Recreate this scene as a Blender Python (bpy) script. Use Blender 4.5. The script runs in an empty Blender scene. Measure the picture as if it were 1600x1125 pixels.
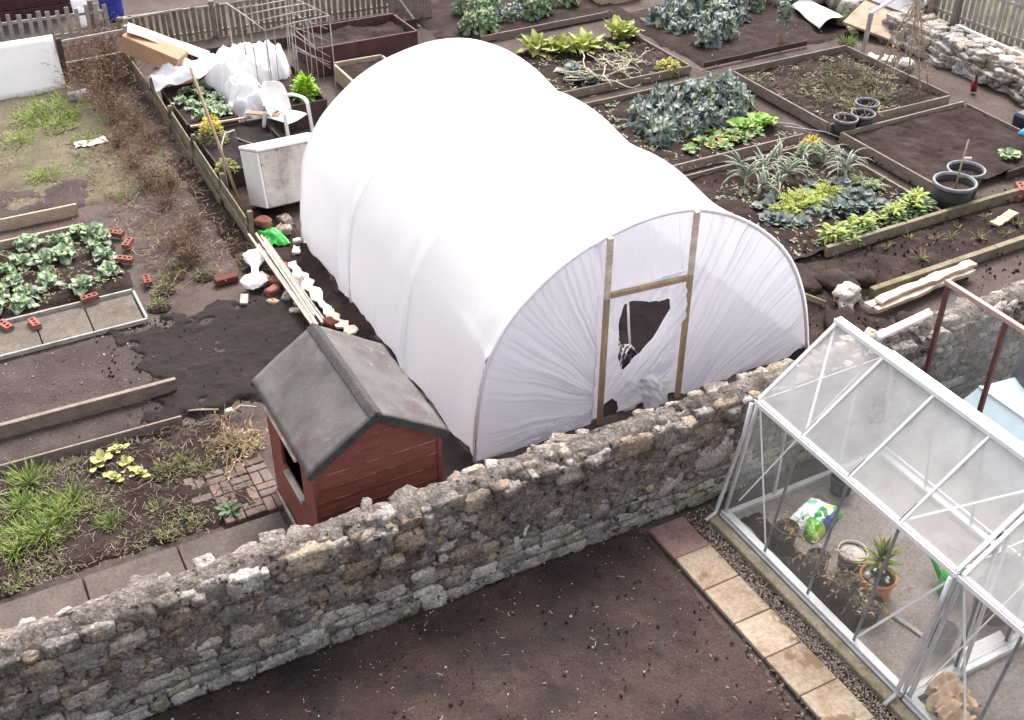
import bpy, math, random
from math import sin, cos, pi, radians as R
from mathutils import Vector as V, Matrix, noise as N, Euler
random.seed(7)
SC = bpy.context.scene
COL = SC.collection
rnd = random.uniform

# ---------------------------------------------------------------- camera
CAMH = 7.97
F_PX = 1826.0
_p, _y, _r = R(35.4), R(28.3), R(.3)
FW = V((sin(_y)*cos(_p), cos(_y)*cos(_p), -sin(_p)))
_a = V((cos(_y), -sin(_y), 0)); _b = _a.cross(FW)
RT = cos(_r)*_a + sin(_r)*_b
UP = -sin(_r)*_a + cos(_r)*_b
cd = bpy.data.cameras.new('camera'); cam = bpy.data.objects.new('camera', cd); COL.objects.link(cam)
cd.sensor_width = 36; cd.lens = 36*F_PX/1600; cd.clip_end = 500; cd.clip_start = .1
m = Matrix((RT, UP, -FW)).transposed().to_4x4(); m.translation = V((0, 0, CAMH))
cam.matrix_world = m
SC.camera = cam
def across(x, y, z=0):            # how far to the right a point stands in the picture, for wording the labels
    d = V((x, y, z-CAMH)); return d.dot(RT)/d.dot(FW)

# ---------------------------------------------------------------- light
SUN_EL, SUN_AZ = R(52), R(38)     # azimuth from +Y (away from the camera) towards +X
w = bpy.data.worlds.new('World'); SC.world = w; w.use_nodes = True
nt = w.node_tree; bg = nt.nodes['Background']
sky = nt.nodes.new('ShaderNodeTexSky'); sky.sky_type = 'NISHITA'; sky.sun_disc = False
sky.sun_elevation = SUN_EL; sky.sun_rotation = SUN_AZ; sky.dust_density = 5; sky.air_density = .8; sky.ozone_density = .6
hs = nt.nodes.new('ShaderNodeHueSaturation'); hs.inputs['Saturation'].default_value = .3      # thin even cloud: the sky is nearly white
tn = nt.nodes.new('ShaderNodeMix'); tn.data_type = 'RGBA'; tn.blend_type = 'MULTIPLY'; tn.inputs[0].default_value = 1; tn.inputs[7].default_value = (1.03, .995, .985, 1)
nt.links.new(sky.outputs[0], hs.inputs['Color']); nt.links.new(hs.outputs[0], tn.inputs[6]); nt.links.new(tn.outputs[2], bg.inputs[0]); bg.inputs[1].default_value = .15
ld = bpy.data.lights.new('sun', 'SUN'); ld.energy = 1.05; ld.angle = R(26); ld.color = (1, .955, .9)
sun = bpy.data.objects.new('sun', ld); COL.objects.link(sun); sun.location = (0, 0, 20)
sd = V((sin(SUN_AZ)*cos(SUN_EL), cos(SUN_AZ)*cos(SUN_EL), sin(SUN_EL)))
sun.rotation_euler = sd.to_track_quat('Z', 'Y').to_euler()
SC.view_settings.view_transform = 'Standard'; SC.view_settings.look = 'None'
SC.view_settings.exposure = 1.58; SC.view_settings.gamma = 1
SC.render.engine = 'CYCLES'
SC.cycles.use_denoising = True
SC.cycles.max_bounces = 10; SC.cycles.diffuse_bounces = 5; SC.cycles.transparent_max_bounces = 24; SC.cycles.transmission_bounces = 8
SC.cycles.sample_clamp_indirect = 6

# ---------------------------------------------------------------- materials
def mat(name, ramp, scale=4, rough=.85, bump=.0, bscale=25, spec=.25, col=False, metal=0, fine=.35, fscale=45, speck=None, stretch=None, perobj=0, trans=0, bdist=.02):
    m = bpy.data.materials.new(name); m.use_nodes = True
    t = m.node_tree; n = t.nodes; L = t.links; b = n['Principled BSDF']
    tc = n.new('ShaderNodeTexCoord'); src = tc.outputs['Object']
    if stretch:
        mp = n.new('ShaderNodeMapping'); mp.inputs['Scale'].default_value = stretch; L.new(src, mp.inputs[0]); src = mp.outputs[0]
    def noise(s, d=8, ro=.6):
        x = n.new('ShaderNodeTexNoise'); x.inputs['Scale'].default_value = s; x.inputs['Detail'].default_value = d; x.inputs['Roughness'].default_value = ro
        L.new(src, x.inputs['Vector']); return x.outputs['Fac']
    def mixc(kind, fac, a, bb):
        x = n.new('ShaderNodeMix'); x.data_type = 'RGBA'; x.blend_type = kind
        for s, v in ((0, fac), (6, a), (7, bb)):
            if hasattr(v, 'links'): L.new(v, x.inputs[s])
            else: x.inputs[s].default_value = v if s == 0 else (*v, 1)
        return x.outputs[2]
    cr = n.new('ShaderNodeValToRGB'); e = cr.color_ramp.elements
    while len(e) < len(ramp): e.new(.5)
    for q, (p, c) in zip(e, ramp): q.position = p; q.color = (*c, 1)
    L.new(noise(scale), cr.inputs[0]); c = cr.outputs[0]
    if col:
        at = n.new('ShaderNodeAttribute'); at.attribute_name = 'Col'
        c = mixc('MULTIPLY', 1.0, at.outputs['Color'], c)
    if fine:
        mr = n.new('ShaderNodeMapRange'); mr.inputs[1].default_value = .3; mr.inputs[2].default_value = .7
        mr.inputs[3].default_value = 1-fine; mr.inputs[4].default_value = 1+fine
        L.new(noise(fscale, 4, .7), mr.inputs[0])
        cc = n.new('ShaderNodeCombineColor')
        for i in range(3): L.new(mr.outputs[0], cc.inputs[i])
        c = mixc('MULTIPLY', 1.0, c, cc.outputs[0])
    if perobj:
        oi = n.new('ShaderNodeObjectInfo'); mr = n.new('ShaderNodeMapRange'); mr.inputs[3].default_value = 1-perobj; mr.inputs[4].default_value = 1+perobj
        L.new(oi.outputs['Random'], mr.inputs[0]); cc = n.new('ShaderNodeCombineColor')
        for i in range(3): L.new(mr.outputs[0], cc.inputs[i])
        c = mixc('MULTIPLY', 1.0, c, cc.outputs[0])
    if speck:
        for (s, lo, hi, sc) in speck:
            mr = n.new('ShaderNodeMapRange'); mr.inputs[1].default_value = lo; mr.inputs[2].default_value = hi
            L.new(noise(s, 5, .65), mr.inputs[0]); c = mixc('MIX', mr.outputs[0], c, sc)
    L.new(c, b.inputs['Base Color'])
    b.inputs['Roughness'].default_value = rough; b.inputs['Specular IOR Level'].default_value = spec; b.inputs['Metallic'].default_value = metal
    if bump:
        bp = n.new('ShaderNodeBump'); bp.inputs['Strength'].default_value = bump; bp.inputs['Distance'].default_value = bdist
        L.new(noise(bscale, 10, .65), bp.inputs['Height']); L.new(bp.outputs[0], b.inputs['Normal'])
    if trans:
        tr = n.new('ShaderNodeBsdfTranslucent'); L.new(c, tr.inputs[0]); ms = n.new('ShaderNodeMixShader'); ms.inputs[0].default_value = trans
        L.new(b.outputs[0], ms.inputs[1]); L.new(tr.outputs[0], ms.inputs[2]); L.new(ms.outputs[0], n['Material Output'].inputs[0])
    return m
def sheet_mat(name, color, transl, clear, gloss, rough=.25, dirt=0, bump=0, edge=False):
    m = bpy.data.materials.new(name); m.use_nodes = True
    t = m.node_tree; n = t.nodes; L = t.links; n.remove(n['Principled BSDF'])
    out = n['Material Output']
    di = n.new('ShaderNodeBsdfDiffuse'); tl = n.new('ShaderNodeBsdfTranslucent'); tp = n.new('ShaderNodeBsdfTransparent'); gl = n.new('ShaderNodeBsdfGlossy')
    for x in (di, tl): x.inputs[0].default_value = (*color, 1)
    gl.inputs['Roughness'].default_value = rough
    def mix(f, a, b):
        x = n.new('ShaderNodeMixShader')
        if hasattr(f, 'links'): L.new(f, x.inputs[0])
        else: x.inputs[0].default_value = f
        L.new(a, x.inputs[1]); L.new(b, x.inputs[2]); return x.outputs[0]
    tc = n.new('ShaderNodeTexCoord')
    def noise(s):
        no = n.new('ShaderNodeTexNoise'); no.inputs['Scale'].default_value = s; no.inputs['Detail'].default_value = 8; no.inputs['Roughness'].default_value = .6; L.new(tc.outputs['Object'], no.inputs['Vector']); return no.outputs[0]
    s = mix(transl, di.outputs[0], tl.outputs[0])
    f = clear
    if dirt:
        mr = n.new('ShaderNodeMapRange'); mr.inputs[1].default_value = .3; mr.inputs[2].default_value = .7; mr.inputs[3].default_value = clear-dirt; mr.inputs[4].default_value = min(1, clear+dirt)
        L.new(noise(2.2), mr.inputs[0]); f = mr.outputs[0]
    if edge:        # a thin film lets less through where it turns edge on
        lw2 = n.new('ShaderNodeLayerWeight'); lw2.inputs[0].default_value = .5
        m2 = n.new('ShaderNodeMapRange'); m2.inputs[1].default_value = .12; m2.inputs[2].default_value = .62; m2.inputs[3].default_value = 1.15; m2.inputs[4].default_value = .05; L.new(lw2.outputs['Facing'], m2.inputs[0])
        m3 = n.new('ShaderNodeMath'); m3.operation = 'MULTIPLY'; L.new(m2.outputs[0], m3.inputs[0])
        if hasattr(f, 'links'): L.new(f, m3.inputs[1])
        else: m3.inputs[1].default_value = f
        f = m3.outputs[0]
    s = mix(f, s, tp.outputs[0])
    lw = n.new('ShaderNodeLayerWeight'); lw.inputs[0].default_value = .5
    pw = n.new('ShaderNodeMath'); pw.operation = 'POWER'; pw.inputs[1].default_value = 4; L.new(lw.outputs['Facing'], pw.inputs[0])
    mu = n.new('ShaderNodeMath'); mu.operation = 'MULTIPLY_ADD'; mu.inputs[1].default_value = .7*gloss; mu.inputs[2].default_value = .04*gloss; L.new(pw.outputs[0], mu.inputs[0])
    s = mix(mu.outputs[0], s, gl.outputs[0])
    if bump:
        bp = n.new('ShaderNodeBump'); bp.inputs['Strength'].default_value = bump; bp.inputs['Distance'].default_value = .01
        L.new(noise(9), bp.inputs['Height'])
        for x in (di, tl, gl): L.new(bp.outputs[0], x.inputs['Normal'])
    L.new(s, out.inputs[0]); return m

def g(v): return (v, v, v)
WT = [(.3, g(.72)), (.7, g(1.15))]
M = {}
M['path'] = mat('trodden_earth', [(.3, (0.0570, 0.0414, 0.0378)), (.5, (0.0865, 0.0657, 0.0602)), (.7, (0.1122, 0.0891, 0.0808))], 1.3, .95, .7, 30, .15, speck=[(60, .66, .72, (.28, .25, .22)), (23, .68, .74, (.03, .022, .02))])
M['nearsoil'] = mat('brown_soil', [(.3, (0.0168, 0.0125, 0.0123)), (.42, (0.0288, 0.0198, 0.0182)), (.52, (0.0432, 0.0281, 0.0252)), (.62, (0.0576, 0.0380, 0.0322)), (.72, (0.0496, 0.0380, 0.0350))], 1.1, .9, 1, 34, .25, fine=.45, speck=[(70, .67, .71, (.3, .26, .22)), (26, .66, .71, (.016, .012, .012)), (2.1, .55, .7, (.022, .018, .0195))])
M['soil'] = mat('dark_soil', [(.3, (0.0192, 0.0120, 0.0113)), (.5, (0.0315, 0.0205, 0.0185)), (.6, (0.0437, 0.0290, 0.0258)), (.8, (0.0655, 0.0485, 0.0427))], 2.4, .95, 1, 26, .15, fine=.5, speck=[(75, .67, .71, (.26, .22, .19)), (22, .64, .7, (.012, .008, .008))])
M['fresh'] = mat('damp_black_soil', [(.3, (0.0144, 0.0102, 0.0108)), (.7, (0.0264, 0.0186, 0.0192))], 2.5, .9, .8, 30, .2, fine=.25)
M['greysoil'] = mat('dry_grey_soil', [(.3, (0.0430, 0.0319, 0.0304)), (.6, (0.0705, 0.0554, 0.0512)), (.8, (0.0860, 0.0714, 0.0640))], 2, .95, .8, 30, .15, speck=[(55, .67, .71, (.33, .3, .27)), (6, .62, .7, (.035, .026, .026))])
M['turfsoil'] = mat('rough_turf_ground', [(.3, (.075, .062, .045)), (.5, (.12, .105, .07)), (.7, (.16, .14, .1))], 2, .95, .9, 25, .15, speck=[(3, .55, .68, (.07, .1, .03))])
M['concrete'] = mat('concrete', [(.3, (.16, .14, .125)), (.7, (.25, .225, .205))], 3, .9, .3, 40, .2, speck=[(4, .6, .72, (.12, .105, .09))])
M['slabfar'] = mat('brown_slab', [(.3, (.075, .06, .052)), (.7, (.115, .095, .084))], 2.5, .9, .25, 40, .2)
M['sand'] = mat('sandstone', [(.28, (.2, .145, .1)), (.45, (.285, .222, .16)), (.6, (.32, .262, .2)), (.75, (.25, .22, .185))], 4.5, .9, .45, 14, .15, col=False, fine=.28, fscale=30, speck=[(2.6, .57, .63, (.17, .115, .07)), (7, .62, .7, (.12, .105, .09))], perobj=.14)
M['pinksand'] = mat('pink_sandstone', [(.3, (.16, .1, .09)), (.7, (.235, .155, .135))], 3.5, .9, .4, 14, .15, fine=.25, speck=[(5, .6, .7, (.12, .095, .085))])
M['stone'] = mat('rubble_stone', [(.3, g(.75)), (.5, g(1.2)), (.7, g(1.65))], 8, .94, 1, 26, .1, col=True, fine=.6, fscale=34, speck=[(17, .6, .66, (.4, .385, .36)), (12, .59, .66, (.04, .034, .031)), (3.2, .62, .74, (.13, .105, .065)), (1.3, .56, .72, (.085, .072, .066))], bdist=.03)
M['mortar'] = mat('old_mortar', [(.3, (.075, .063, .056)), (.45, (.16, .138, .124)), (.6, (.235, .205, .185)), (.75, (.3, .268, .245))], 7, .95, 1, 24, .1, fine=.6, fscale=32, speck=[(20, .59, .65, (.38, .36, .335)), (10, .57, .65, (.035, .029, .026)), (1.4, .56, .72, (.07, .06, .055))], bdist=.05)
M['wood'] = mat('weathered_timber', [(.3, (.15, .118, .098)), (.7, (.26, .215, .185))], 6, .85, .4, 30, .2, stretch=(1, 1, 3), fine=.35, perobj=.15)
M['paleboard'] = mat('pale_timber', [(.3, (.3, .235, .165)), (.7, (.46, .38, .29))], 5, .8, .3, 30, .2, fine=.3, perobj=.1)
M['greenwood'] = mat('algae_timber', [(.3, (.12, .105, .07)), (.5, (.19, .165, .115)), (.7, (.25, .22, .17))], 5, .9, .4, 25, .15, fine=.35, perobj=.12)
M['darkwood'] = mat('dark_timber', [(.3, (.045, .03, .028)), (.7, (.085, .06, .055))], 5, .85, .4, 25, .2, perobj=.1)
M['maroon'] = mat('maroon_timber', [(.3, (.06, .024, .027)), (.7, (.1, .045, .046))], 5, .7, .3, 25, .3)
M['greywood'] = mat('silvered_timber', [(.3, (.25, .23, .21)), (.7, (.42, .4, .37))], 6, .85, .3, 30, .2, perobj=.12)
M['shedred'] = mat('red_brown_shed_paint', [(.3, (.175, .054, .043)), (.6, (.235, .074, .058)), (.75, (.27, .1, .08))], 3.5, .6, .3, 40, .3, stretch=(.6, .6, 5), fine=.3, speck=[(9, .68, .75, (.32, .2, .17)), (3, .6, .72, (.11, .035, .03))])
M['wornred'] = mat('worn_board_edge', [(.4, (.16, .05, .04)), (.55, (.34, .17, .14)), (.7, (.42, .25, .21))], 6, .8, 0, 10, .2)
M['felt'] = mat('roof_felt', [(.3, (.085, .079, .079)), (.5, (.115, .108, .107)), (.7, (.15, .142, .14))], 2.6, .92, .3, 70, .15, fine=.16, fscale=50, speck=[(2.1, .55, .72, (.088, .066, .068)), (6, .64, .7, (.2, .19, .185))])
M['feltdark'] = mat('dark_felt', [(.3, (.045, .042, .042)), (.7, (.075, .07, .07))], 6, .9, .3, 50, .2)
M['white'] = mat('white_plastic', [(.3, (.78, .77, .75)), (.7, (.86, .85, .83))], 3, .45, 0, 10, .4, fine=.06)
M['offwhite'] = mat('stained_white_enamel', [(.35, (.27, .235, .2)), (.5, (.46, .425, .385)), (.65, (.55, .52, .485))], 3.4, .6, .15, 20, .3, fine=.1, speck=[(5, .63, .68, (.16, .12, .1)), (2.1, .66, .72, (.34, .25, .17))])
M['topwhite'] = mat('white_enamel', [(.3, (.74, .73, .7)), (.7, (.82, .81, .79))], 3, .4, 0, 10, .4, fine=.05)
M['card'] = mat('cardboard', [(.3, (.33, .2, .13)), (.7, (.4, .255, .17))], 3, .8, .1, 10, .2, fine=.1)
M['cardpale'] = mat('pale_cardboard', [(.3, (.62, .52, .42)), (.7, (.72, .62, .53))], 3, .8, .1, 10, .2, fine=.08)
M['alu'] = mat('aluminium', [(.3, (.5, .5, .51)), (.7, (.7, .7, .71))], 5, .42, .05, 30, .5, metal=.55, fine=.12)
M['whitebar'] = mat('white_bar', [(.3, (.72, .72, .72)), (.7, (.82, .82, .82))], 5, .4, 0, 30, .5, fine=.08)
M['galv'] = mat('galvanised_base', [(.3, (.4, .41, .41)), (.7, (.56, .57, .57))], 5, .6, .1, 30, .4, metal=.15, fine=.15)
M['rubber'] = mat('black_gasket', [(.3, g(.02)), (.7, g(.035))], 5, .7)
M['brick'] = mat('red_brick', [(.3, (.19, .075, .06)), (.55, (.27, .115, .092)), (.7, (.3, .16, .135))], 12, .92, .6, 40, .1, fine=.35, perobj=.2, speck=[(14, .6, .68, (.09, .06, .055))])
M['brickdark'] = mat('dark_red_brick', [(.3, (.09, .03, .024)), (.7, (.14, .05, .04))], 9, .9, .4, 40, .2, fine=.25)
M['paver'] = mat('block_paver', [(.3, (.11, .086, .078)), (.7, (.19, .155, .143))], 5, .9, .4, 40, .2, col=True, fine=.25)
M['terracotta'] = mat('terracotta', [(.3, (.46, .17, .07)), (.7, (.56, .235, .11))], 5, .8, .1, 30, .25, fine=.12)
M['blackplastic'] = mat('black_plastic', [(.3, (.012, .014, .013)), (.7, (.02, .023, .021))], 3, .5, 0, 10, .4, fine=.1)
M['rimgrey'] = mat('lit_pot_rim_grey', [(.3, (.17, .17, .18)), (.7, (.27, .27, .28))], 5, .7, 0, 10, .3)  # on black pots the grey paints in the light caught by the rim
M['brownplastic'] = mat('brown_plastic', [(.3, (.05, .024, .02)), (.7, (.075, .036, .03))], 3, .5, 0, 10, .4, fine=.1)
M['greenplastic'] = mat('green_plastic', [(.3, (.02, .3, .04)), (.7, (.04, .4, .07))], 3, .4, 0, 10, .4, fine=.08)
M['blueplastic'] = mat('blue_plastic', [(.3, (.02, .03, .24)), (.7, (.035, .05, .33))], 3, .5, 0, 10, .4, fine=.1)
M['navy'] = mat('navy_sheeting', [(.3, (.012, .016, .035)), (.7, (.025, .032, .06))], 3, .5, .2, 10, .4, fine=.1)
M['paleblue'] = mat('pale_blue_plastic', [(.3, (.3, .4, .46)), (.7, (.42, .53, .6))], 2, .35, 0, 10, .5, fine=.08)
M['skyblue'] = mat('bright_blue_plastic', [(.3, (.08, .38, .7)), (.7, (.12, .5, .85))], 2, .35, 0, 10, .5, fine=.05)
M['oxide'] = mat('oxide_red_metal', [(.3, (.075, .022, .022)), (.7, (.11, .038, .036))], 5, .5, .1, 30, .4, fine=.15)
M['oxidetop'] = mat('pale_red_metal', [(.3, (.26, .16, .15)), (.7, (.36, .25, .235))], 5, .5, .1, 30, .4, fine=.15)  # paler red for the top rail than for the posts
M['doorwood'] = mat('sawn_pine', [(.3, (.3, .215, .13)), (.7, (.43, .33, .22))], 7, .75, .2, 30, .25, stretch=(1, 1, .3), fine=.25)
M['cane'] = mat('dry_cane', [(.3, (.3, .24, .16)), (.7, (.46, .38, .28))], 9, .8, .1, 30, .2, fine=.25, perobj=.15)
M['paleplank'] = mat('split_plank', [(.3, (.46, .35, .25)), (.5, (.62, .52, .42)), (.7, (.72, .65, .57))], 8, .8, .4, 30, .2, stretch=(.25, 1, 1), fine=.25)
M['leaf'] = mat('leaf', [(.3, g(.75)), (.7, g(1.2))], 14, .55, .1, 40, .35, col=True, fine=.15, perobj=.14, trans=.18)
M['dry'] = mat('dead_stems', [(.3, g(.7)), (.7, g(1.25))], 12, .9, 0, 40, .1, col=True, fine=.25)
M['pebble'] = mat('pebble', [(.3, g(.75)), (.7, g(1.2))], 30, .9, 0, 40, .2, col=True, fine=.25)
M['paper'] = mat('crumpled_paper', [(.3, (.42, .29, .19)), (.7, (.56, .42, .3))], 5, .85, .2, 20, .2, fine=.12)
M['poly'] = sheet_mat('white_polythene', (.95, .95, .97), .3, 0, .6, .3, 0, .3)
M['strip'] = mat('grimy_paving', [(.3, (.085, .072, .06)), (.7, (.16, .14, .122))], 3, .9, .4, 40, .15, speck=[(4, .58, .7, (.07, .075, .04))])
M['bardark'] = mat('dull_aluminium', [(.3, (.16, .16, .165)), (.7, (.3, .3, .305))], 9, .5, .1, 30, .4, metal=.3, fine=.2)
M['film'] = sheet_mat('tunnel_cover_film', (.95, .945, .97), .55, .03, .5, .35)
M['gable'] = sheet_mat('tunnel_end_film', (.86, .855, .93), .5, .12, 1.6, .22, .03, 0, True)
M['roofglass'] = sheet_mat('dusty_sky_haze_glass', (.66, .67, .67), .4, .56, 1.3, .1, .12)  # dust, plus the sky's reflection put into the milky colour
M['sideglass'] = sheet_mat('side_glass', (.6, .61, .6), .4, .91, 1.0, .03, .05)
M['bagfilm'] = mat('printed_bag', [(.3, g(.9)), (.7, g(1.1))], 5, .35, .2, 14, .5, col=True, fine=.08)

# ---------------------------------------------------------------- mesh helpers
class MB:
    def __init__(s): s.v = []; s.f = []; s.mi = []; s.c = []
    def add(s, vs, fs, col=(1, 1, 1), mi=0):
        o = len(s.v); s.v += [tuple(p) for p in vs]
        for f in fs: s.f.append(tuple(i+o for i in f)); s.mi.append(mi); s.c.append(col)
    def box(s, c, d, rot=(0, 0, 0), ch=.006, col=(1, 1, 1), mi=0, mtx=None):
        x, y, z = d[0]/2, d[1]/2, d[2]/2; h = min(ch, x*.45, y*.45, z*.45)
        E_ = Euler(rot).to_matrix(); C = V(c); vs = []; idx = {}
        for sx in (-1, 1):
            for sy in (-1, 1):
                for sz in (-1, 1):
                    for k, p in enumerate(((x, y-h, z-h), (x-h, y, z-h), (x-h, y-h, z))):
                        idx[(sx, sy, sz, k)] = len(vs); q = V((p[0]*sx, p[1]*sy, p[2]*sz)); vs.append(C+E_@q)
        fs = []
        for sx in (-1, 1):
            fs.append([idx[(sx, a, b, 0)] for a, b in ((-1, -1), (1, -1), (1, 1), (-1, 1))][::sx])
            fs.append([idx[(a, sx, b, 1)] for a, b in ((-1, -1), (-1, 1), (1, 1), (1, -1))][::sx])
            fs.append([idx[(a, b, sx, 2)] for a, b in ((-1, -1), (1, -1), (1, 1), (-1, 1))][::sx])
        for a in (-1, 1):
            for b in (-1, 1):
                fs.append([idx[(-1, a, b, 1)], idx[(1, a, b, 1)], idx[(1, a, b, 2)], idx[(-1, a, b, 2)]][::a*b])
                fs.append([idx[(a, -1, b, 0)], idx[(a, -1, b, 2)], idx[(a, 1, b, 2)], idx[(a, 1, b, 0)]][::a*b])
                fs.append([idx[(a, b, -1, 0)], idx[(a, b, 1, 0)], idx[(a, b, 1, 1)], idx[(a, b, -1, 1)]][::a*b])
                for cc in (-1, 1): fs.append([idx[(a, b, cc, k)] for k in (0, 1, 2)][::a*b*cc])
        s.add(vs, fs, col, mi)
    def bar(s, p, q, w, h=None, up=(0, 0, 1), ch=.004, col=(1, 1, 1), mi=0):
        p, q = V(p), V(q); d = q-p; l = d.length; d = d/l; u = V(up); sd = d.cross(u)
        if sd.length < 1e-4: sd = d.cross(V((0, 1, 0)))
        sd.normalize(); u = sd.cross(d); m = Matrix((d, -sd, u)).transposed()
        s.box((p+q)/2, (l, w, h or w), m.to_euler(), ch, col, mi)
    def tube(s, pts, r, n=6, col=(1, 1, 1), mi=0, r2=None, cap=True):
        pts = [V(p) for p in pts]; vs = []; k = len(pts)
        for i, p in enumerate(pts):
            d = (pts[min(i+1, k-1)]-pts[max(i-1, 0)]).normalized(); a = d.cross(V((0, 0, 1)))
            if a.length < .05: a = d.cross(V((1, 0, 0)))
            a.normalize(); b = a.cross(d); rr = r if r2 is None else r+(r2-r)*i/(k-1)
            for j in range(n): t = 2*pi*j/n; vs.append(p+rr*(cos(t)*a+sin(t)*b))
        fs = [(i*n+j, i*n+(j+1) % n, (i+1)*n+(j+1) % n, (i+1)*n+j) for i in range(k-1) for j in range(n)]
        if cap: fs += [tuple(range(n))[::-1], tuple((k-1)*n+j for j in range(n))]
        s.add(vs, fs, col, mi)
    def lathe(s, prof, c, n=28, col=(1, 1, 1), mi=0, sq=1):
        vs = []; c = V(c)
        for r, z in prof:
            for j in range(n): t = 2*pi*j/n; vs.append(c+V((r*cos(t), r*sin(t)*sq, z)))
        k = len(prof)
        fs = [(i*n+j, i*n+(j+1) % n, (i+1)*n+(j+1) % n, (i+1)*n+j) for i in range(k-1) for j in range(n)]
        s.add(vs, fs, col, mi)
    def grid(s, fn, nu, nv, col=(1, 1, 1), mi=0, keep=None, colf=None):
        o = len(s.v)
        s.v += [tuple(fn(i/nu, j/nv)) for j in range(nv+1) for i in range(nu+1)]
        for j in range(nv):
            for i in range(nu):
                if keep and not keep((i+.5)/nu, (j+.5)/nv): continue
                a = o+j*(nu+1)+i; s.f.append((a, a+1, a+nu+2, a+nu+1)); s.mi.append(mi); s.c.append(colf((i+.5)/nu, (j+.5)/nv) if colf else col)
    def mesh(s, name, mats, smooth=False):
        me = bpy.data.meshes.new(name); me.from_pydata(s.v, [], s.f)
        ms = mats if isinstance(mats, (list, tuple)) else [mats]
        for x in ms: me.materials.append(M[x] if isinstance(x, str) else x)
        if len(ms) > 1: me.polygons.foreach_set('material_index', s.mi)
        at = me.attributes.new('Col', 'FLOAT_COLOR', 'FACE')
        at.data.foreach_set('color', [k for c in s.c for k in (c[0], c[1], c[2], 1)])
        if smooth: me.polygons.foreach_set('use_smooth', [True]*len(s.f))
        me.update(); return me
    def build(s, name, mats, parent=None, smooth=False, solid=0):
        o = bpy.data.objects.new(name, s.mesh(name, mats, smooth)); COL.objects.link(o)
        if parent: o.parent = parent; o.matrix_parent_inverse = Matrix.Translation(-parent.location) if False else Matrix()
        if solid:
            md = o.modifiers.new('thick', 'SOLIDIFY'); md.thickness = solid; md.offset = 0
        return o
def tag(o, label=None, cat=None, group=None, kind=None):
    for k, x in (('label', label), ('category', cat), ('group', group), ('kind', kind)):
        if x: o[k] = x
    return o
def thing(name, label, cat, group=None):     # Empty whose children are built in world coordinates around it
    o = bpy.data.objects.new(name, None); COL.objects.link(o); o.empty_display_size = .2
    return tag(o, label, cat, group)
def rebase(o):                                # move the Empty to the base of its parts
    pts = []
    def walk(c):
        for k in c.children:
            if k.type == 'MESH': pts.extend(V(v.co) for v in k.data.vertices)
            walk(k)
    walk(o)
    if not pts: return o
    b = V((sum(p.x for p in pts)/len(pts), sum(p.y for p in pts)/len(pts), min(p.z for p in pts)))
    o.location = b
    for k in o.children: k.location = k.location-b
    return o
def copy_thing(o, loc, rz=0, sc=1, label=None, group=None):
    def cp(x, par):
        c = x.copy(); COL.objects.link(c)
        if par: c.parent = par
        for k in list(x.children): cp(k, c)
        return c
    c = cp(o, None); c.location = loc; c.rotation_euler = (0, 0, rz); c.scale = (sc,)*3
    if label: c['label'] = label
    if group: c['group'] = group
    return c
def ns(x, y=0, z=0): return N.noise(V((x, y, z)))
def fb(x, y, z=0, o=4): return N.fractal(V((x, y, z)), 1.0, 2.0, o)
def inpoly(x, y, P):
    r = False; j = len(P)-1
    for i in range(len(P)):
        if (P[i][1] > y) != (P[j][1] > y) and x < (P[j][0]-P[i][0])*(y-P[i][1])/(P[j][1]-P[i][1])+P[i][0]: r = not r
        j = i
    return r
def relief(name, x0, x1, y0, y1, z, amp, m, parent=None, res=.05, freq=2.5, drop=.06, rag=.0, seed=0, lumps=0):
    mb = MB(); nu = max(4, int((x1-x0)/res)); nv = max(4, int((y1-y0)/res))
    def fn(u, v):
        x = x0+(x1-x0)*u; y = y0+(y1-y0)*v
        h = z+amp*fb(x*freq+seed, y*freq, seed, 4)
        if lumps: h += lumps*(max(0, ns(x*9, y*9, seed+3))**1.2+.55*max(0, ns(x*19, y*19, seed+5)))
        e = min(u*(x1-x0), (1-u)*(x1-x0), v*(y1-y0), (1-v)*(y1-y0))
        if rag: e -= rag*(.5+.5*fb(x*3.3, y*3.3, seed+9, 4))
        if drop: h -= drop*max(0, min(1, 1-e/.1))+(.3*max(0, -e) if rag else 0)
        return (x, y, h)
    mb.grid(fn, nu, nv)
    return mb.build(name, m, parent, True)
_o = 10
_cube = []
def _mk():
    n = 4; vs = {}; fs = []
    def vid(p):
        k = tuple(round(c*n) for c in p)
        if k not in vs: vs[k] = (len(vs), V(p))
        return vs[k][0]
    for ax in range(3):
        for sg in (-1, 1):
            for i in range(n):
                for j in range(n):
                    q = []
                    for a, b in ((i, j), (i+1, j), (i+1, j+1), (i, j+1)):
                        p = [0, 0, 0]; p[ax] = sg; p[(ax+1) % 3] = -1+2*a/n; p[(ax+2) % 3] = -1+2*b/n; q.append(vid(p))
                    fs.append(tuple(q if sg > 0 else q[::-1]))
    return [p for _, p in sorted(vs.values(), key=lambda t: t[0])], fs
CV, CF = _mk()
def stone(mb, c, d, rz=0, seed=0, col=(.3, .3, .3), round_=.45, rough=.2, rx=0, mi=0):
    rot = Euler((rx, 0, rz)).to_matrix(); vs = []
    for q in CV:
        p = q.lerp(q.normalized()*1.12, round_); p = p*(1+rough*N.noise(p*1.2+V((seed*7.3, seed*3.1, seed)))+rough*.5*N.noise(p*3+V((seed, 0, seed*2.2))))
        vs.append(V(c)+rot@V((p.x*d[0]/2, p.y*d[1]/2, p.z*d[2]/2)))
    mb.add(vs, CF, col, mi)
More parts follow.
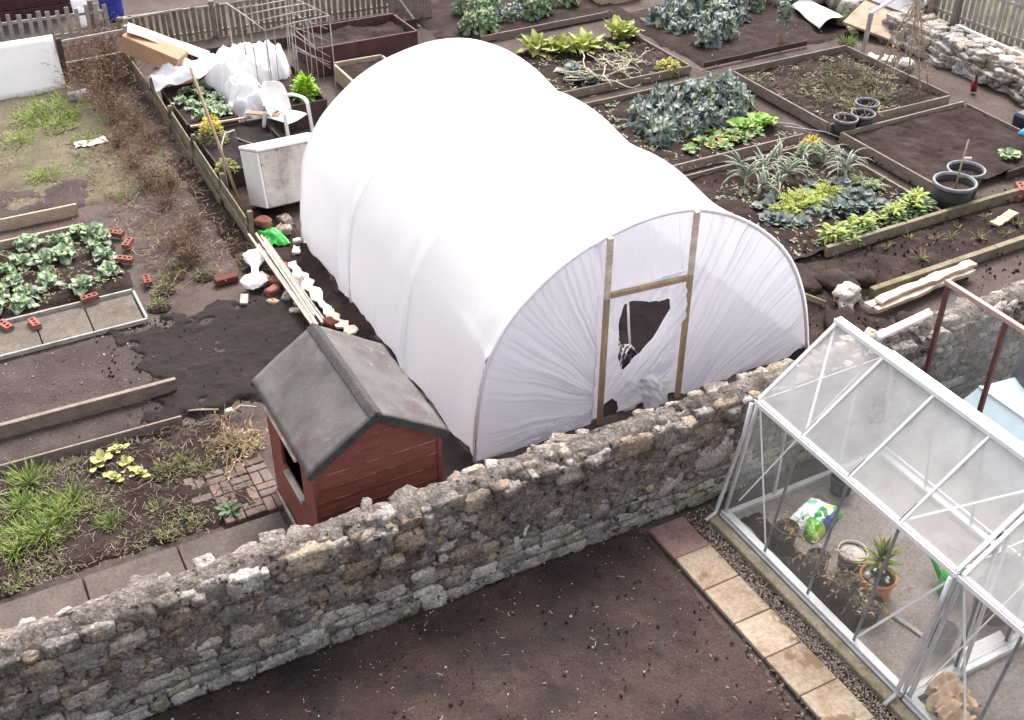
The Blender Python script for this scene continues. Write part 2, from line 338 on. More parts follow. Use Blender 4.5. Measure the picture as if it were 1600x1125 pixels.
# ================================================================ GROUND
mb = MB()
xs = [-70, -30, -12]+[-5+i*.14 for i in range(200)]+[28, 45, 90]
ys = [-20, -5, 1]+[2+i*.14 for i in range(172)]+[30, 50, 110]
vs = [(x, y, -.012+.014*fb(x*1.3, y*1.3, 2)) for y in ys for x in xs]
nx = len(xs); mb.add(vs, [(j*nx+i, j*nx+i+1, (j+1)*nx+i+1, (j+1)*nx+i) for j in range(len(ys)-1) for i in range(nx-1)])
tag(mb.build('ground', 'path', None, True), kind='structure')
def soil(name, *a, **k): return tag(relief(name, *a, **k), kind='structure')
soil('near_garden_soil', -6, 5.1, 1.5, 6.86, .022, .02, 'nearsoil', res=.035, freq=1.4, lumps=.035)
soil('turf_ground', -6, 3.3, 15.95, 21.5, .03, .03, 'turfsoil', res=.08, freq=1.5, rag=.3, seed=4)
soil('weedy_soil', -6, 2.0, 8.68, 10.45, .035, .045, 'soil', res=.05, freq=2.2, rag=.12, seed=5, lumps=.04)
soil('grey_soil', -6, 2.6, 10.55, 12.68, .025, .02, 'greysoil', res=.05, freq=2, rag=.05, seed=6, lumps=.012)
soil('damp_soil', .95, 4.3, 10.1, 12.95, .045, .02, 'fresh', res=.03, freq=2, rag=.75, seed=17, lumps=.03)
soil('cabbage_bed_soil', -6, 1.85, 13.52, 15.34, .035, .025, 'soil', res=.05, freq=2.2, rag=.1, seed=8, lumps=.02)
soil('far_left_soil', -6, 2.0, 15.93, 17.2, .034, .025, 'greysoil', res=.06, freq=2.2, rag=.25, seed=9, lumps=.02)
soil('boundary_soil', 3.0, 4.3, 11.0, 17.2, .02, .05, 'soil', res=.06, freq=2.4, rag=.2, seed=10, lumps=.04)
soil('tunnel_side_soil', 3.0, 4.2, 7.25, 12.2, .02, .02, 'fresh', res=.05, freq=2.4, rag=.1, seed=27, lumps=.03)
soil('right_plot_soil', 8.5, 15.6, 8.95, 10.0, .04, .05, 'soil', res=.045, freq=2.2, rag=.08, seed=11, lumps=.05)
soil('plot_end_soil', 8.2, 9.9, 7.25, 12.5, .03, .06, 'soil', res=.05, freq=1.8, rag=.15, seed=12, lumps=.06)
soil('far_kale_soil', 9.0, 13.2, 19.35, 23.5, .03, .03, 'soil', res=.08, freq=2, seed=13, lumps=.03)
soil('kale_bed_soil', 12.65, 17, 16.3, 19.6, .03, .04, 'soil', res=.06, freq=2, rag=.1, seed=14, lumps=.04)

# path slabs between wall and weedy plot
for i, (xa, xb) in enumerate(((-3.2, -2.0), (-2.0, -.85), (-.84, .12), (.13, 1.0), (1.01, 2.04))):
    mb = MB(); mb.box(((xa+xb)/2, 7.94, -.01), (xb-xa-.006, 1.38, .09), (0, 0, rnd(-.006, .006)), .008)
    o = mb.build('path_slab', 'slabfar'); tag(o, 'brown concrete path slab behind the stone wall, %s' % ['off the left edge', 'at the left edge of the photo', 'second slab in from the left edge of the photo', 'before the slab beside the shed', 'directly beside the red shed'][i], 'slab', 'path slabs behind the wall')
# basket weave block pavers beside the shed
mb = MB(); s = .105
for i in range(-1, 4):
    for j in range(0, 5):
        cx_, cy_ = 1.62+i*.21, 8.78+j*.21
        if i == -1 and j not in (2, 3): continue
        if cx_ > 2.06 or cy_+.1 > 9.62: continue
        for k in (0, 1):
            cc = random.choice(((1, 1, 1), (1.15, 1.05, 1), (.85, .82, .8), (1.05, .95, .9)))
            if (i+j) % 2: mb.box((cx_, cy_+(k-.5)*.105, .02+rnd(-.008, .008)), (.2, .096, .07), (rnd(-.04, .04), rnd(-.04, .04), rnd(-.04, .04)), .008, cc)
            else: mb.box((cx_+(k-.5)*.105, cy_, .02+rnd(-.008, .008)), (.096, .2, .07), (rnd(-.04, .04), rnd(-.04, .04), rnd(-.04, .04)), .008, cc)
tag(mb.build('block_paving', 'paver'), 'small patch of basket weave block paving beside the red shed', 'paving')

# ================================================================ STONE WALL
STC = [(.3, .275, .25), (.36, .3, .225), (.24, .19, .145), (.42, .395, .36), (.33, .3, .28), (.2, .18, .165), (.3, .23, .165), (.4, .37, .33), (.38, .34, .29)]
def core(mb, x0, x1, y0, y1, h, seed, mi=1):
    L_ = x1-x0
    prof = [(y0-.01, -.05), (y0, h*.25), (y0+.005, h*.5), (y0+.01, h*.78), (y0+.05, h*.93), (y0+.13, h*.985), ((y0+y1)/2, h), (y1-.1, h*.985), (y1-.03, h*.92), (y1, h*.7), (y1+.01, -.05)]
    # resample the profile
    P = []
    for a, b in zip(prof, prof[1:]):
        n = max(1, int(math.hypot(a[0]-b[0], a[1]-b[1])/.035))
        P += [(a[0]+(b[0]-a[0])*i/n, a[1]+(b[1]-a[1])*i/n) for i in range(n)]
    P.append(prof[-1])
    nu = int(L_/.045); nv = len(P)-1
    def fn(u, v):
        x = x0+L_*u; y, z = P[round(v*nv)]
        d = .035*fb(x*5+seed, z*6, y*6, 4)+.03*ns(x*13, z*13, y*13+seed)
        s_ = -1 if y < (y0+y1)/2 else 1
        return (x, y+s_*d*(1 if z < h*.95 else .2), z+(d*.55 if z > h*.7 else 0)+(.035*fb(x*1.7, seed) if z > .3*h else 0))
    mb.grid(fn, nu, nv, (.9, .9, .9), mi)
mb = MB(); WX0, WX1 = -3.2, 12.6
core(mb, WX0, WX1, 6.822, 7.19, 1.185, 1)
sd_ = 0
def put_stone(x, z, wd, hh, low=False, out=0):
    global sd_
    sd_ += 1; up = min(1, max(0, (z-.2)/.6))
    c = random.choice(((.36, .35, .32), (.33, .315, .285), (.4, .385, .35), (.27, .26, .24), (.33, .3, .23))) if low else random.choice(STC)
    k = rnd(.5, 1.0); c = tuple(q*k*(1-.25*up)+m_*.25*up for q, m_ in zip(c, (.15, .13, .118)))
    stone(mb, (x, 6.868-out, z), (wd, .13, hh), 0, sd_, c, rnd(.12, .42), .32, rnd(-.12, .12))
zr = 0
for row in range(3):           # flat footing courses
    h = (.15, .11, .12)[row]; x = WX0
    while x < WX1:
        wd = rnd(.14, .45); hh = h*rnd(.75, 1.15); put_stone(x+wd/2, zr+h/2+rnd(-.02, .02), wd*1.03, hh*1.1, True, (.018, .01, .0)[row]+rnd(-.012, .014)); x += wd+rnd(0, .02)
    zr += h
placed = {}                    # random rubble above: large stones first, then smaller ones in the gaps
for size, tries in ((.34, 240), (.25, 900), (.18, 2200), (.12, 3600), (.075, 3600)):
    for _ in range(tries):
        wd = size*rnd(.75, 1.2); hh = wd*rnd(.45, .8); x = rnd(WX0, WX1); z = rnd(.4, 1.13-hh*.4)
        ok = True
        for kx in (int(x//.5)-1, int(x//.5), int(x//.5)+1):
            for (x2, z2, w2, h2) in placed.get(kx, ()):
                if abs(x-x2) < (wd+w2)*.47 and abs(z-z2) < (hh+h2)*.47: ok = False; break
            if not ok: break
        if ok:
            placed.setdefault(int(x//.5), []).append((x, z, wd, hh)); put_stone(x, z, wd*1.05, hh*1.12, False, rnd(-.035, .014) if rnd(0, 1) > .25 else rnd(-.05, -.03))
for yy in (6.9, 7.0, 7.1):     # cope: rough flattish stones bedded in crumbling mortar
    x = WX0
    while x < WX1:
        wd = rnd(.08, .28); sd_ += 1; c = random.choice(STC); k = rnd(.45, .95)
        c = tuple(q*k*.6+m_*.4 for q, m_ in zip(c, (.25, .22, .2)))
        if random.random() < .7:
            stone(mb, (x+wd/2, yy+rnd(-.035, .035), 1.095+(.022 if yy > 6.95 else -.03)+rnd(-.03, .008)+.035*fb(x*1.7, 1)), (wd*rnd(.85, 1.15), rnd(.1, .2), rnd(.08, .12)), rnd(-.6, .6), sd_, c, rnd(.2, .6), .22, rnd(-.2, .2))
        x += wd*.97
wall = mb.build('stone_wall', ['stone', 'mortar'], None, True)
tag(wall, 'long grey rubble stone wall running across the photo between the gardens', 'wall')
mb = MB(); mb.bar((7.98, 6.93, 1.25), (8.78, 7.0, 1.27), .06, .045, ch=.012); mb.bar((7.98, 6.965, 1.262), (8.78, 7.035, 1.282), .018, .05)
tag(mb.build('plastic_channel', 'whitebar'), 'short white plastic channel lying on the wall top behind the greenhouse', 'plastic strip')

# ================================================================ POLYTUNNEL
PR = [(4.07, -.03), (4.08, .3), (4.11, .63), (4.165, .98), (4.25, 1.29), (4.5, 1.69), (4.87, 2.01), (5.22, 2.21), (5.6, 2.335), (6.1, 2.415), (6.6, 2.38), (7.05, 2.22), (7.44, 1.985), (7.8, 1.68), (8.07, 1.35), (8.28, .95), (8.42, .56), (8.56, -.03)]
def cat(P, t):
    n = len(P)-1; f = min(max(t*n, 0), n-1e-6); i = int(f); f -= i
    p0, p1, p2, p3 = (V(P[max(0, min(n, k))]) for k in (i-1, i, i+1, i+2))
    return .5*((2*p1)+(p2-p0)*f+(2*p0-5*p1+4*p2-p3)*f*f+(3*p1-p0-3*p2+p3)*f**3)
_d = [cat(PR, i/400) for i in range(401)]; _s = [0]
for a, b in zip(_d, _d[1:]): _s.append(_s[-1]+(b-a).length)
def arc(t):
    L_ = t*_s[-1]; lo = 0
    while lo < 399 and _s[lo+1] < L_: lo += 1
    f = (L_-_s[lo])/max(1e-9, _s[lo+1]-_s[lo]); return _d[lo].lerp(_d[lo+1], f)
def ztop(x):
    for a, b in zip(_d, _d[1:]):
        if a.x <= x <= b.x: return a.y+(b.y-a.y)*(x-a.x)/max(1e-9, b.x-a.x)
    return 0
TY = [8.4, 10.15, 11.9, 13.66]
tun = thing('polytunnel', 'large white polythene tunnel with a timber framed torn doorway, behind the stone wall', 'polytunnel')
CEN = V((6.3, 0.55))
def tunf(u, v):
    y = TY[0]+(TY[3]-TY[0])*u; p = arc(v); fr = (u*3) % 1.0 if u < 1 else 0
    s = max(0, sin(pi*fr)); up = max(0, sin(pi*v))
    d = .09*(s**.8*up**2+s**1.5*(1-up**2))*(.3+.7*up)
    if v < .3: d += .014*max(0, ns(y*2.2+3*v, v*3+y*.7, 3))*min(1, v*8+.3)+.012*abs(ns(y*5-v*9, v*1.5, 8))*(1-v/.3)+.045*math.exp(-((fr-.12)/.07)**2)*math.exp(-((v-.12)/.1)**2)*(1 if u < .99 else 0)
    if y < 9.9: d -= .03*math.exp(-((p.y-1.28-.06*(y-8.4))/.05)**2)*(1 if v < .5 else 0)*max(0, 1-(y-8.4)/1.3)
    if v < .5: d += .006*abs(ns((y-v*2.5)*7, v*2, 4))
    if v < .34:      # gathered folds low on the near side, and a slack horizontal crease
        k = (1-v/.34)*max(0, 1-(y-8.4)/1.5)
        d += .03*k*max(0, 1-abs(N.noise(V(((y-9.3)*6.5+(v-.1)*4, v*1.4, 12.3))))*2.6)**2
        d += .02*k*ns(y*4, v*12, 6)
    q = p+(CEN-p).normalized()*d
    z = q.y*(1+.03*u)
    if v < .06: z = max(z, .02+.05*abs(sin(y*5.2)))
    sc_ = .05*max(0, 1-v/.12)*(abs(sin(y*3.1+ns(y*1.3)*1.5))-.5) if v < .5 else 0
    return (q.x+sc_+.01*ns(y*1.5, v*4), y, z)
mb = MB(); mb.grid(tunf, 190, 130)
mb.build('cover', 'film', tun, True)
for k, y in enumerate(TY):
    mb = MB(); mb.tube([(arc(i/60).x+(6.3-arc(i/60).x)*.012, y+(.012 if k == 0 else 0), (arc(i/60).y-.02)*(1+.01*k)) for i in range(61)], .02, 8); mb.build('hoop', 'whitebar', tun, True)
# near end film: two side panels and a header with pleats drawn in to the door posts
HOLE = [(5.87, 1.43), (5.98, 1.42), (6.2, 1.36), (6.46, 1.31), (6.47, 1.11), (6.39, .97), (6.16, .77), (6.0, .65), (5.9, .57), (5.84, .74), (5.85, .95), (5.82, 1.16)]
HOLE2 = [(5.68, .08), (5.71, .14), (5.81, .2), (5.88, .14), (5.88, -.05), (5.62, -.1)]
PX1, PX2, LZ = 5.6, 6.63, 1.6
def ridge(x): return (1-abs(N.noise(V((x, 3.3, 7.7))))*2.2)
def pleat(x, z):
    if x < PX1:
        dx, dz = x-(PX1+.25), z-(-.25+.25*(x-4.1)); a = math.atan2(dz, -dx)+.03*fb(x*1.3, z*1.3, 3, 2); r = math.hypot(dx, dz)
        e = min(1, (PX1-x)/.12)*.8+.2; k = min(1, max(0, (x-4.1)/.5))
        t = max(0, ridge(a*7+1+1.6*ns(a*2.3)))**4*.05*(.4+.9*abs(ns(a*3, r*1.2, 4))*2)+max(0, ridge(a*21+x*.6))**5*.022+.03*ns(a*6, r*.6)
        return t*e*k
    if x > PX2:
        dx, dz = x-(PX2-.45), z+.75; a = math.atan2(dz, dx)+.03*fb(x*1.3, z*1.3, 6, 2); r = math.hypot(dx, dz)
        e = min(1, (x-PX2)/.12)*.8+.2; k = min(1, max(0, (8.5-x)/.5))
        t = max(0, ridge(a*8+31+1.6*ns(a*2.3, 3)))**4*.05*(.4+.9*abs(ns(a*3, r*1.2, 9))*2)+max(0, ridge(a*24+x*.5+11))**5*.022+.03*ns(a*6+9, r*.5)
        return t*e*k
    if z > LZ: return .008*max(0, ridge(x*9+z*1.5))**3+.006*ns(x*3, z*3)
    a = math.atan2(z+.2, x-PX1+.15); b = min((x-PX1), (PX2-x))
    return (.03*max(0, ridge(a*7+z))**2+.035*fb(x*3.4, z*3.2, 5)+.018*abs(ns(x*7+z*5, z*4, 2)))*min(1, max(0, b)/.1)
def gabf(u, v):
    x = 4.072+(8.555-4.072)*u; z = -.03+(ztop(x)-.004+.03)*v
    front = 8.43 if (z > LZ+.03 or x < PX1-.09 or x > PX2+.09) else 8.468
    if PX1-.09 <= x <= PX1-.03 or PX2+.03 <= x <= PX2+.09:
        if z <= LZ+.03:
            f = ((PX1-.03-x) if x < 6 else (x-PX2-.03))/.06; front = 8.468+(8.43-8.468)*max(0, min(1, f))
    e = min(1, (ztop(x)-z)/.06)
    return (x, 8.395+(front-8.395)*max(0, e)-pleat(x, z)*max(0, e), z)
mb = MB(); nu, nv = 420, 200
def keep(u, v):
    x, y, z = gabf(u, v); return not (inpoly(x, z, HOLE) or inpoly(x, z, HOLE2))
mb.grid(gabf, nu, nv, keep=keep)
# smooth the torn edges
from collections import Counter
ec = Counter()
for f in mb.f:
    for a, b in zip(f, f[1:]+f[:1]): ec[(min(a, b), max(a, b))] += 1
nb = {}
for (a, b), k in ec.items():
    if k == 1: nb.setdefault(a, []).append(b); nb.setdefault(b, []).append(a)
for it in range(3):
    nw = {}
    for a, l in nb.items():
        p = V(mb.v[a])
        if 5.6 < p.x < 6.62 and p.z < 1.6 and len(l) == 2: nw[a] = tuple((p*2+V(mb.v[l[0]])+V(mb.v[l[1]]))/4)
    for a, p in nw.items(): mb.v[a] = p
mb.build('end_film', 'gable', tun, True)
# the torn door sheet folded back to the right post
def flap(u, v):   # u along the fold from upper right to lower left, v across
    a = V((6.58, 8.45, 1.5)).lerp(V((5.88, 8.45, .5)), u); b = V((6.61, 8.45, 1.02)).lerp(V((6.1, 8.45, .38)), u)
    p = a.lerp(b, v); p.y += -.05-.06*sin(pi*v)-.04*ns(u*4, v*5, 3)-.035*max(0, ridge(v*5+u))**2; p.x -= .05*sin(pi*u)*(1-v)*-.6
    return p
mb = MB(); mb.grid(flap, 60, 36)
def flap2(u, v):
    a = V((5.92, 8.43, .47)).lerp(V((6.18, 8.42, -.02)), u); b = V((6.2, 8.43, .5)).lerp(V((6.5, 8.44, .0)), u)
    p = a.lerp(b, v); p.y += -.05-.05*sin(pi*v)-.06*ns(u*5, v*6, 8)-.04*max(0, ridge(v*4+u*2))**3; p.x += .06*sin(pi*u)
    return p
mb.grid(flap2, 30, 20)
mb.build('torn_door_sheet', 'poly', tun, True)
for px in (PX1, PX2):
    mb = MB(); mb.box((px+.0, 8.375, .8), (.055, .05, 1.62), (0, 0, 0), .004); dp = mb.build('door_post', 'doorwood', tun)
    mb = MB(); zt_ = ztop(px)-.015; mb.box((px+.0, 8.375, (1.612+zt_)/2), (.055, .05, zt_-1.612), (0, 0, 0), .004); mb.build('film_hazed_post_end', 'paleplank', dp)  # milky haze of the film put into the paler colour of the post top
mb = MB(); mb.bar((PX1+.03, 8.375, 1.64), (PX2-.03, 8.375, 1.575), .05, .055, ch=.004); mb.build('door_lintel', 'doorwood', tun)
mb = MB(); mb.grid(lambda u, v: (4.09+4.45*u, 13.64+.01*ns(u*9, v*9), -.03+(ztop(4.09+4.45*u)*1.03)*v), 60, 30); mb.build('end_film', 'film', tun, True)
rebase(tun)
soil('tunnel_floor_soil', 4.12, 8.5, 8.45, 13.6, .03, .05, 'fresh', res=.07, freq=1.6, seed=21, lumps=.05)
def crumple(u, v):
    x = 6.08+.42*u; y = 8.8+.6*v
    return (x+.04*ns(u*4, v*4), y+.04*ns(u*4, v*4, 5), .15+.36*sin(pi*min(1, u*1.25))*(.4+.6*(1-v))+.09*ns(u*7, v*7, 1)+.05*abs(ns(u*16, v*9, 2)))
mb = MB(); mb.grid(crumple, 40, 40, colf=lambda u, v: (.62, .61, .6) if (v*9+.6*ns(u*3, v*3)) % 1 < .4 else (.04, .04, .045))
tag(mb.build('striped_sheet', 'bagfilm', None, True), 'crumpled black and white striped sheeting inside the tunnel doorway', 'sheeting')

mb = MB(); mb.tube([(6.42, 9.0, .05), (6.3, 8.95, .7), (6.22, 8.9, 1.15)], .014, 7); tag(mb.build('white_cane', 'whitebar', None, True), 'white cane standing inside the tunnel doorway behind the torn sheet', 'cane')

# ================================================================ SHED
shed = thing('garden_shed', 'small dark red wooden shed with a grey felt pitched roof beside the stone wall', 'shed')
SX0, SX1, SY0, SY1 = 2.13, 3.36, 7.63, 8.95
RX, RZ, EZ = 2.735, 1.75, 1.32
def gable_wall(y, s):
    mb = MB(); z = -.02
    n = 0
    while z < RZ-.05:
        h = .155; zt = min(z+h, RZ-.06)
        def ext(zz):
            if zz <= EZ-.03: return SX0, SX1
            f = (zz-EZ+.03)/(RZ-EZ); return SX0+(RX-SX0)*f, SX1+(RX-SX1)*f
        a0, b0 = ext(z); a1, b1 = ext(zt)
        tilt = .02
        vs = [(a0, y-s*tilt, z), (b0, y-s*tilt, z), (b1, y, zt), (a1, y, zt), (a0, y+s*.02, z), (b0, y+s*.02, z), (b1, y+s*.02, zt), (a1, y+s*.02, zt)]
        mb.add(vs, [(0, 1, 2, 3), (5, 4, 7, 6), (0, 4, 5, 1), (3, 2, 6, 7), (0, 3, 7, 4), (1, 5, 6, 2)])
        ins = .012
        nn = 40
        for i in range(nn):
            xa = a0+ins+(b0-a0-2*ins)*i/nn; xb = a0+ins+(b0-a0-2*ins)*(i+1)/nn
            if ns(xa*5, z*7, 3) > -.05: mb.box(((xa+xb)/2, y-s*(tilt+.001), z+.006), (xb-xa, .006, .009), ch=.001, mi=1)
        z += h-.004
    return mb
gable_wall(SY0, 1).build('gable_wall', ['shedred', 'wornred'], shed); gable_wall(SY1, -1).build('gable_wall', ['shedred', 'wornred'], shed)
mb = MB(); wy0, wy1, wz0, wz1 = 7.98, 8.58, .66, 1.08
t_ = .03
for (ya, yb, za, zb) in ((SY0+.025, wy0, -.02, EZ-.02), (wy1, SY1-.025, -.02, EZ-.02), (wy0, wy1, -.02, wz0), (wy0, wy1, wz1, EZ-.02)):
    mb.box((SX0+t_/2, (ya+yb)/2, (za+zb)/2), (t_, yb-ya-.001, zb-za), ch=.002)
sw = mb.build('side_wall', 'shedred', shed)
mb = MB(); mb.box((SX1-t_/2, (SY0+SY1)/2, EZ/2-.01), (t_, SY1-SY0-.05, EZ-.02), ch=.002); mb.build('side_wall', 'shedred', shed)
for (x, y) in ((SX0-.006, SY0-.008), (SX1+.006, SY0-.008)):
    mb = MB(); mb.box((x+(.02 if x < 3 else -.02), y, EZ/2-.04), (.045, .04, EZ-.06), ch=.004); mb.build('corner_trim', 'shedred', shed)
mb = MB(); mb.box((SX0-.008, (wy0+wy1)/2-.06, wz0-.02), (.05, .5, .045), (.0, .0, 0), .004); mb.build('window_sill', 'offwhite', sw)
mb = MB(); mb.box((SX0-.03, 8.42, 1.145), (.025, .86, .03), (0.03, 0, 0), .003); mb.build('eave_batten', 'paleplank', sw)
mb = MB(); mb.box((SX0-.02, 8.62, .03), (.02, .55, .06), ch=.003); mb.build('skirting_board', 'greywood', sw)
def roofp(xe, sgn):
    mb = MB()
    def fn(u, v):
        x = RX+(xe-RX)*u; y = 7.545+(9.11-7.545)*v
        return (x, y, RZ+(EZ-.015-RZ)*u+.012*fb(x*3, y*3, 3)+.006*ns(y*9, x*4))
    mb.grid(fn, 14, 26)
    return mb
slopes = {2.07: roofp(2.07, -1).build('roof_slope', 'felt', shed, True, solid=.016), 3.415: roofp(3.415, 1).build('roof_slope', 'felt', shed, True, solid=.016)}
mb = MB()
def rs(u, v):
    x = RX-.06+.12*u; y = 7.54+1.575*v; s_ = abs(x-RX); return (x+.006*ns(y*3), y, RZ+.02-s_*.62+.006*ns(y*7, u*3))
mb.grid(rs, 8, 40); mb.build('ridge_felt', 'feltdark', shed, True)
for xe in (2.07, 3.415):
    mb = MB(); mb.bar((RX, 7.552, RZ-.045), (xe, 7.552, EZ-.06), .02, .07, ch=.003); mb.build('barge_board', 'feltdark', slopes[xe])
    mb = MB(); mb.bar((RX, 9.1, RZ-.045), (xe, 9.1, EZ-.06), .02, .07, ch=.003); mb.build('barge_board', 'feltdark', slopes[xe])
mb = MB(); mb.box(((SX0+SX1)/2, (SY0+SY1)/2, .03), (SX1-SX0-.08, SY1-SY0-.1, .03)); mb.build('shed_floor', 'darkwood', shed)
rebase(shed)

# ================================================================ GREENHOUSE
BX0, EX0, GX, EX1, BX1, GEZ, GRZ, GBZ = 5.89, 6.1, 6.915, 7.73, 7.94, 1.4, 2.01, .075
def greenhouse(label, y0, y1, n, full):
    gh = thing('greenhouse', label, 'greenhouse')
    def part(name, m, f, smooth=False, solid=0):
        mb = MB(); f(mb); return mb.build(name, m, gh, smooth, solid)
    yb = [y0+(y1-y0)*i/n for i in range(n+1)]
    for sgn, bx, ex in ((-1, BX0, EX0), (1, BX1, EX1)):
        part('base_rail', 'galv', lambda mb: (mb.bar((bx+sgn*-.005, y0-.02, .045), (bx+sgn*-.005, y1+.02, .045), .125, .09, ch=.008), mb.bar((bx+sgn*.03, y0-.02, .1), (bx+sgn*.03, y1+.02, .1), .025, .05, ch=.003)))
        part('gutter', 'whitebar', lambda mb: (mb.bar((ex+sgn*.035, y0-.02, GEZ-.01), (ex+sgn*.035, y1+.02, GEZ-.01), .012, .05, ch=.003), mb.bar((ex-sgn*.012, y0-.02, GEZ+.005), (ex-sgn*.012, y1+.02, GEZ+.005), .028, .03, ch=.003), mb.bar((ex+sgn*.012, y0-.02, GEZ-.034), (ex+sgn*.012, y1+.02, GEZ-.034), .05, .008, ch=.002)))
        for i, y in enumerate(yb):
            end = i in (0, n)
            part('corner_post' if end else 'glazing_bar', 'alu' if end else 'bardark', lambda mb: mb.bar((bx, y, GBZ), (ex, y, GEZ-.02), .03 if end else .02, .035 if end else .024, (0, 1, 0), ch=.003))
            rb = part('roof_bar', 'whitebar', lambda mb: mb.bar((ex, y, GEZ+.015), (GX+sgn*.02, y, GRZ), .034 if end else .022, .03 if end else .022, ch=.003))
            part('gasket', 'rubber', lambda mb: mb.bar((ex+sgn*.001, y+.014, GEZ+.012), (ex+(GX-ex)*.2, y+.014, GEZ+(GRZ-GEZ)*.2+.012), .012, .026, ch=.002)).parent = rb
        for i in range(n):
            a, b = yb[i]+.012, yb[i+1]-.012
            part('side_pane', 'sideglass', lambda mb: mb.grid(lambda u, v: (bx+(ex-bx)*v, a+(b-a)*u, GBZ+.03+(GEZ-.05-GBZ-.03)*v), 1, 1))
            part('roof_pane', 'roofglass', lambda mb: mb.grid(lambda u, v: (ex+(GX-ex)*v*.985, a+(b-a)*u, GEZ+.02+(GRZ-GEZ-.03)*v), 1, 1))
        for (ya, yt) in ((yb[1], yb[0]), (yb[n-1], yb[n])):
            if sgn < 0: part('brace', 'whitebar', lambda mb: mb.bar((bx+(0.012 if sgn < 0 else -.012), ya, GBZ+.05), (ex+(0.02 if sgn < 0 else -.02), yt, GEZ-.04), .022, .006, (1, 0, 0), ch=.001))
            if sgn < 0: part('roof_brace', 'whitebar', lambda mb: mb.bar((ex+(GX-ex)*.04, ya, GEZ+.02), (GX+sgn*.03, yt, GRZ-.04), .022, .006, ch=.001))
    part('ridge_bar', 'whitebar', lambda mb: (mb.bar((GX-.022, y0-.03, GRZ+.02), (GX-.022, y1+.03, GRZ+.02), .02, .05, ch=.004), mb.bar((GX+.028, y0-.03, GRZ+.03), (GX+.028, y1+.03, GRZ+.03), .06, .03, ch=.006)))
    for y, s in ((y0, -1), (y1, 1)):
        door = y == y0
        part('end_base_rail', 'galv', lambda mb: mb.bar((BX0+.045, y, .045), (BX1-.045, y, .045), .06, .08, ch=.005))
        part('end_tie_rail', 'bardark' if not door else 'alu', lambda mb: mb.bar((EX0+.03, y-s*.004, GEZ+.0), (EX1-.03, y-s*.004, GEZ+.0), .014, .016, ch=.003))
        for jx in ((6.5, 7.1) if door else (6.5, 7.33)):
            tp = GEZ+(GRZ-GEZ)*(1-abs(jx-GX)/(GX-EX0))-.03
            part('door_jamb' if door else 'end_bar', 'alu', lambda mb: (mb.box((jx, y, (tp+GBZ)/2), (.03, .03, tp-GBZ), ch=.003)))
            if door: part('jamb_seal', 'rubber', lambda mb: mb.box((jx-.023, y, (tp+GBZ)/2), (.012, .028, tp-GBZ), ch=.002))
        part('end_pane', 'sideglass', lambda mb: mb.grid(lambda u, v: (BX0+.05+(6.48-BX0-.05)*u+(EX0-BX0)*v*(1-u), y, GBZ+.03+(GEZ-.03-GBZ)*v), 1, 1))
        part('end_pane', 'sideglass', lambda mb: mb.grid(lambda u, v: (7.13+(BX1-.05-7.13)*u-(BX1-EX1)*v*u, y, GBZ+.03+(GEZ-.03-GBZ)*v), 1, 1))
        part('end_pane', 'sideglass', lambda mb: mb.add([(EX0+.03, y, GEZ+.03), (EX1-.03, y, GEZ+.03), (GX, y, GRZ-.02)], [(0, 1, 2)]))
        if door: part('door_threshold', 'whitebar', lambda mb: mb.box((6.82, y+.06, .08), (.56, .1, .05), (.5, 0, 0), .006))
        else:
            part('brace', 'whitebar', lambda mb: mb.bar((6.03, y-.02, .2), (7.3, y-.02, 1.3), .02, .006, (0, 1, 0), ch=.001))
            part('end_pane', 'sideglass', lambda mb: mb.grid(lambda u, v: (6.53+.78*u, y, GBZ+.03+(GEZ-.03-GBZ)*v), 1, 1))
    dy = y1+.03 if full else y0+.0
    if full:
        for dy, sx in ((y1+.025, .0), (y0+.0, 0)):
            part('downpipe', 'alu', lambda mb: mb.tube([(EX0-.06, dy, GEZ-.03), (EX0-.1, dy, GEZ-.4), (BX0-.085, dy, .17), (BX0-.1, dy, .11), (BX0-.22, dy-.01, .07)], .021, 10), True)
    return rebase(gh)
greenhouse('white framed glass greenhouse holding potted plants, right of the paving slabs', 4.03, 6.5, 4, True)
greenhouse('second greenhouse joined on in front at the bottom right corner', 1.55, 3.97, 4, False)
mb = MB()
def fl(u, v):
    x = 5.93+2.0*u; y = 1.5+5.0*v; return (x, y, .035+.006*fb(x*2, y*2))
mb.grid(fl, 40, 90); tag(mb.build('concrete_floor', 'concrete', None, True), kind='structure')
soil('greenhouse_border_soil', 5.94, 6.3, 4.7, 6.45, .075, .02, 'fresh', res=.03, rag=.05, seed=31, lumps=.02)
mb = MB(); mb.box((5.765, 3.9, .03), (.11, 5.3, .1), ch=.01); tag(mb.build('kerb', 'greenwood'), 'olive brown kerb strip along the greenhouse base', 'kerb')
mb = MB()
for i in range(2900):
    x, y = rnd(5.53, 5.715), rnd(3.2, 6.72)
    if y > 6.45: x = rnd(5.53, 5.9)
    s = rnd(.007, .016); c = random.choice(((.3, .25, .2), (.22, .18, .15), (.38, .34, .3), (.2, .16, .13), (.31, .24, .18)))
    p = V((x, y, .02+rnd(0, .012))); q = Euler((rnd(0, 3), rnd(0, 3), rnd(0, 3))).to_matrix()
    o6 = [p+q@V(a)*s for a in ((1, 0, 0), (-.9, 0, .1), (0, .8, 0), (0, -.8, 0), (0, 0, .6), (0, .1, -.6))]
    mb.add(o6, [(0, 2, 4), (2, 1, 4), (1, 3, 4), (3, 0, 4), (2, 0, 5), (1, 2, 5), (3, 1, 5), (0, 3, 5)], c)
tag(mb.build('gravel', 'pebble'), kind='stuff')
sl = [6.69, 6.235, 5.78, 5.32, 4.885, 4.425, 3.965, 3.5, 3.03]
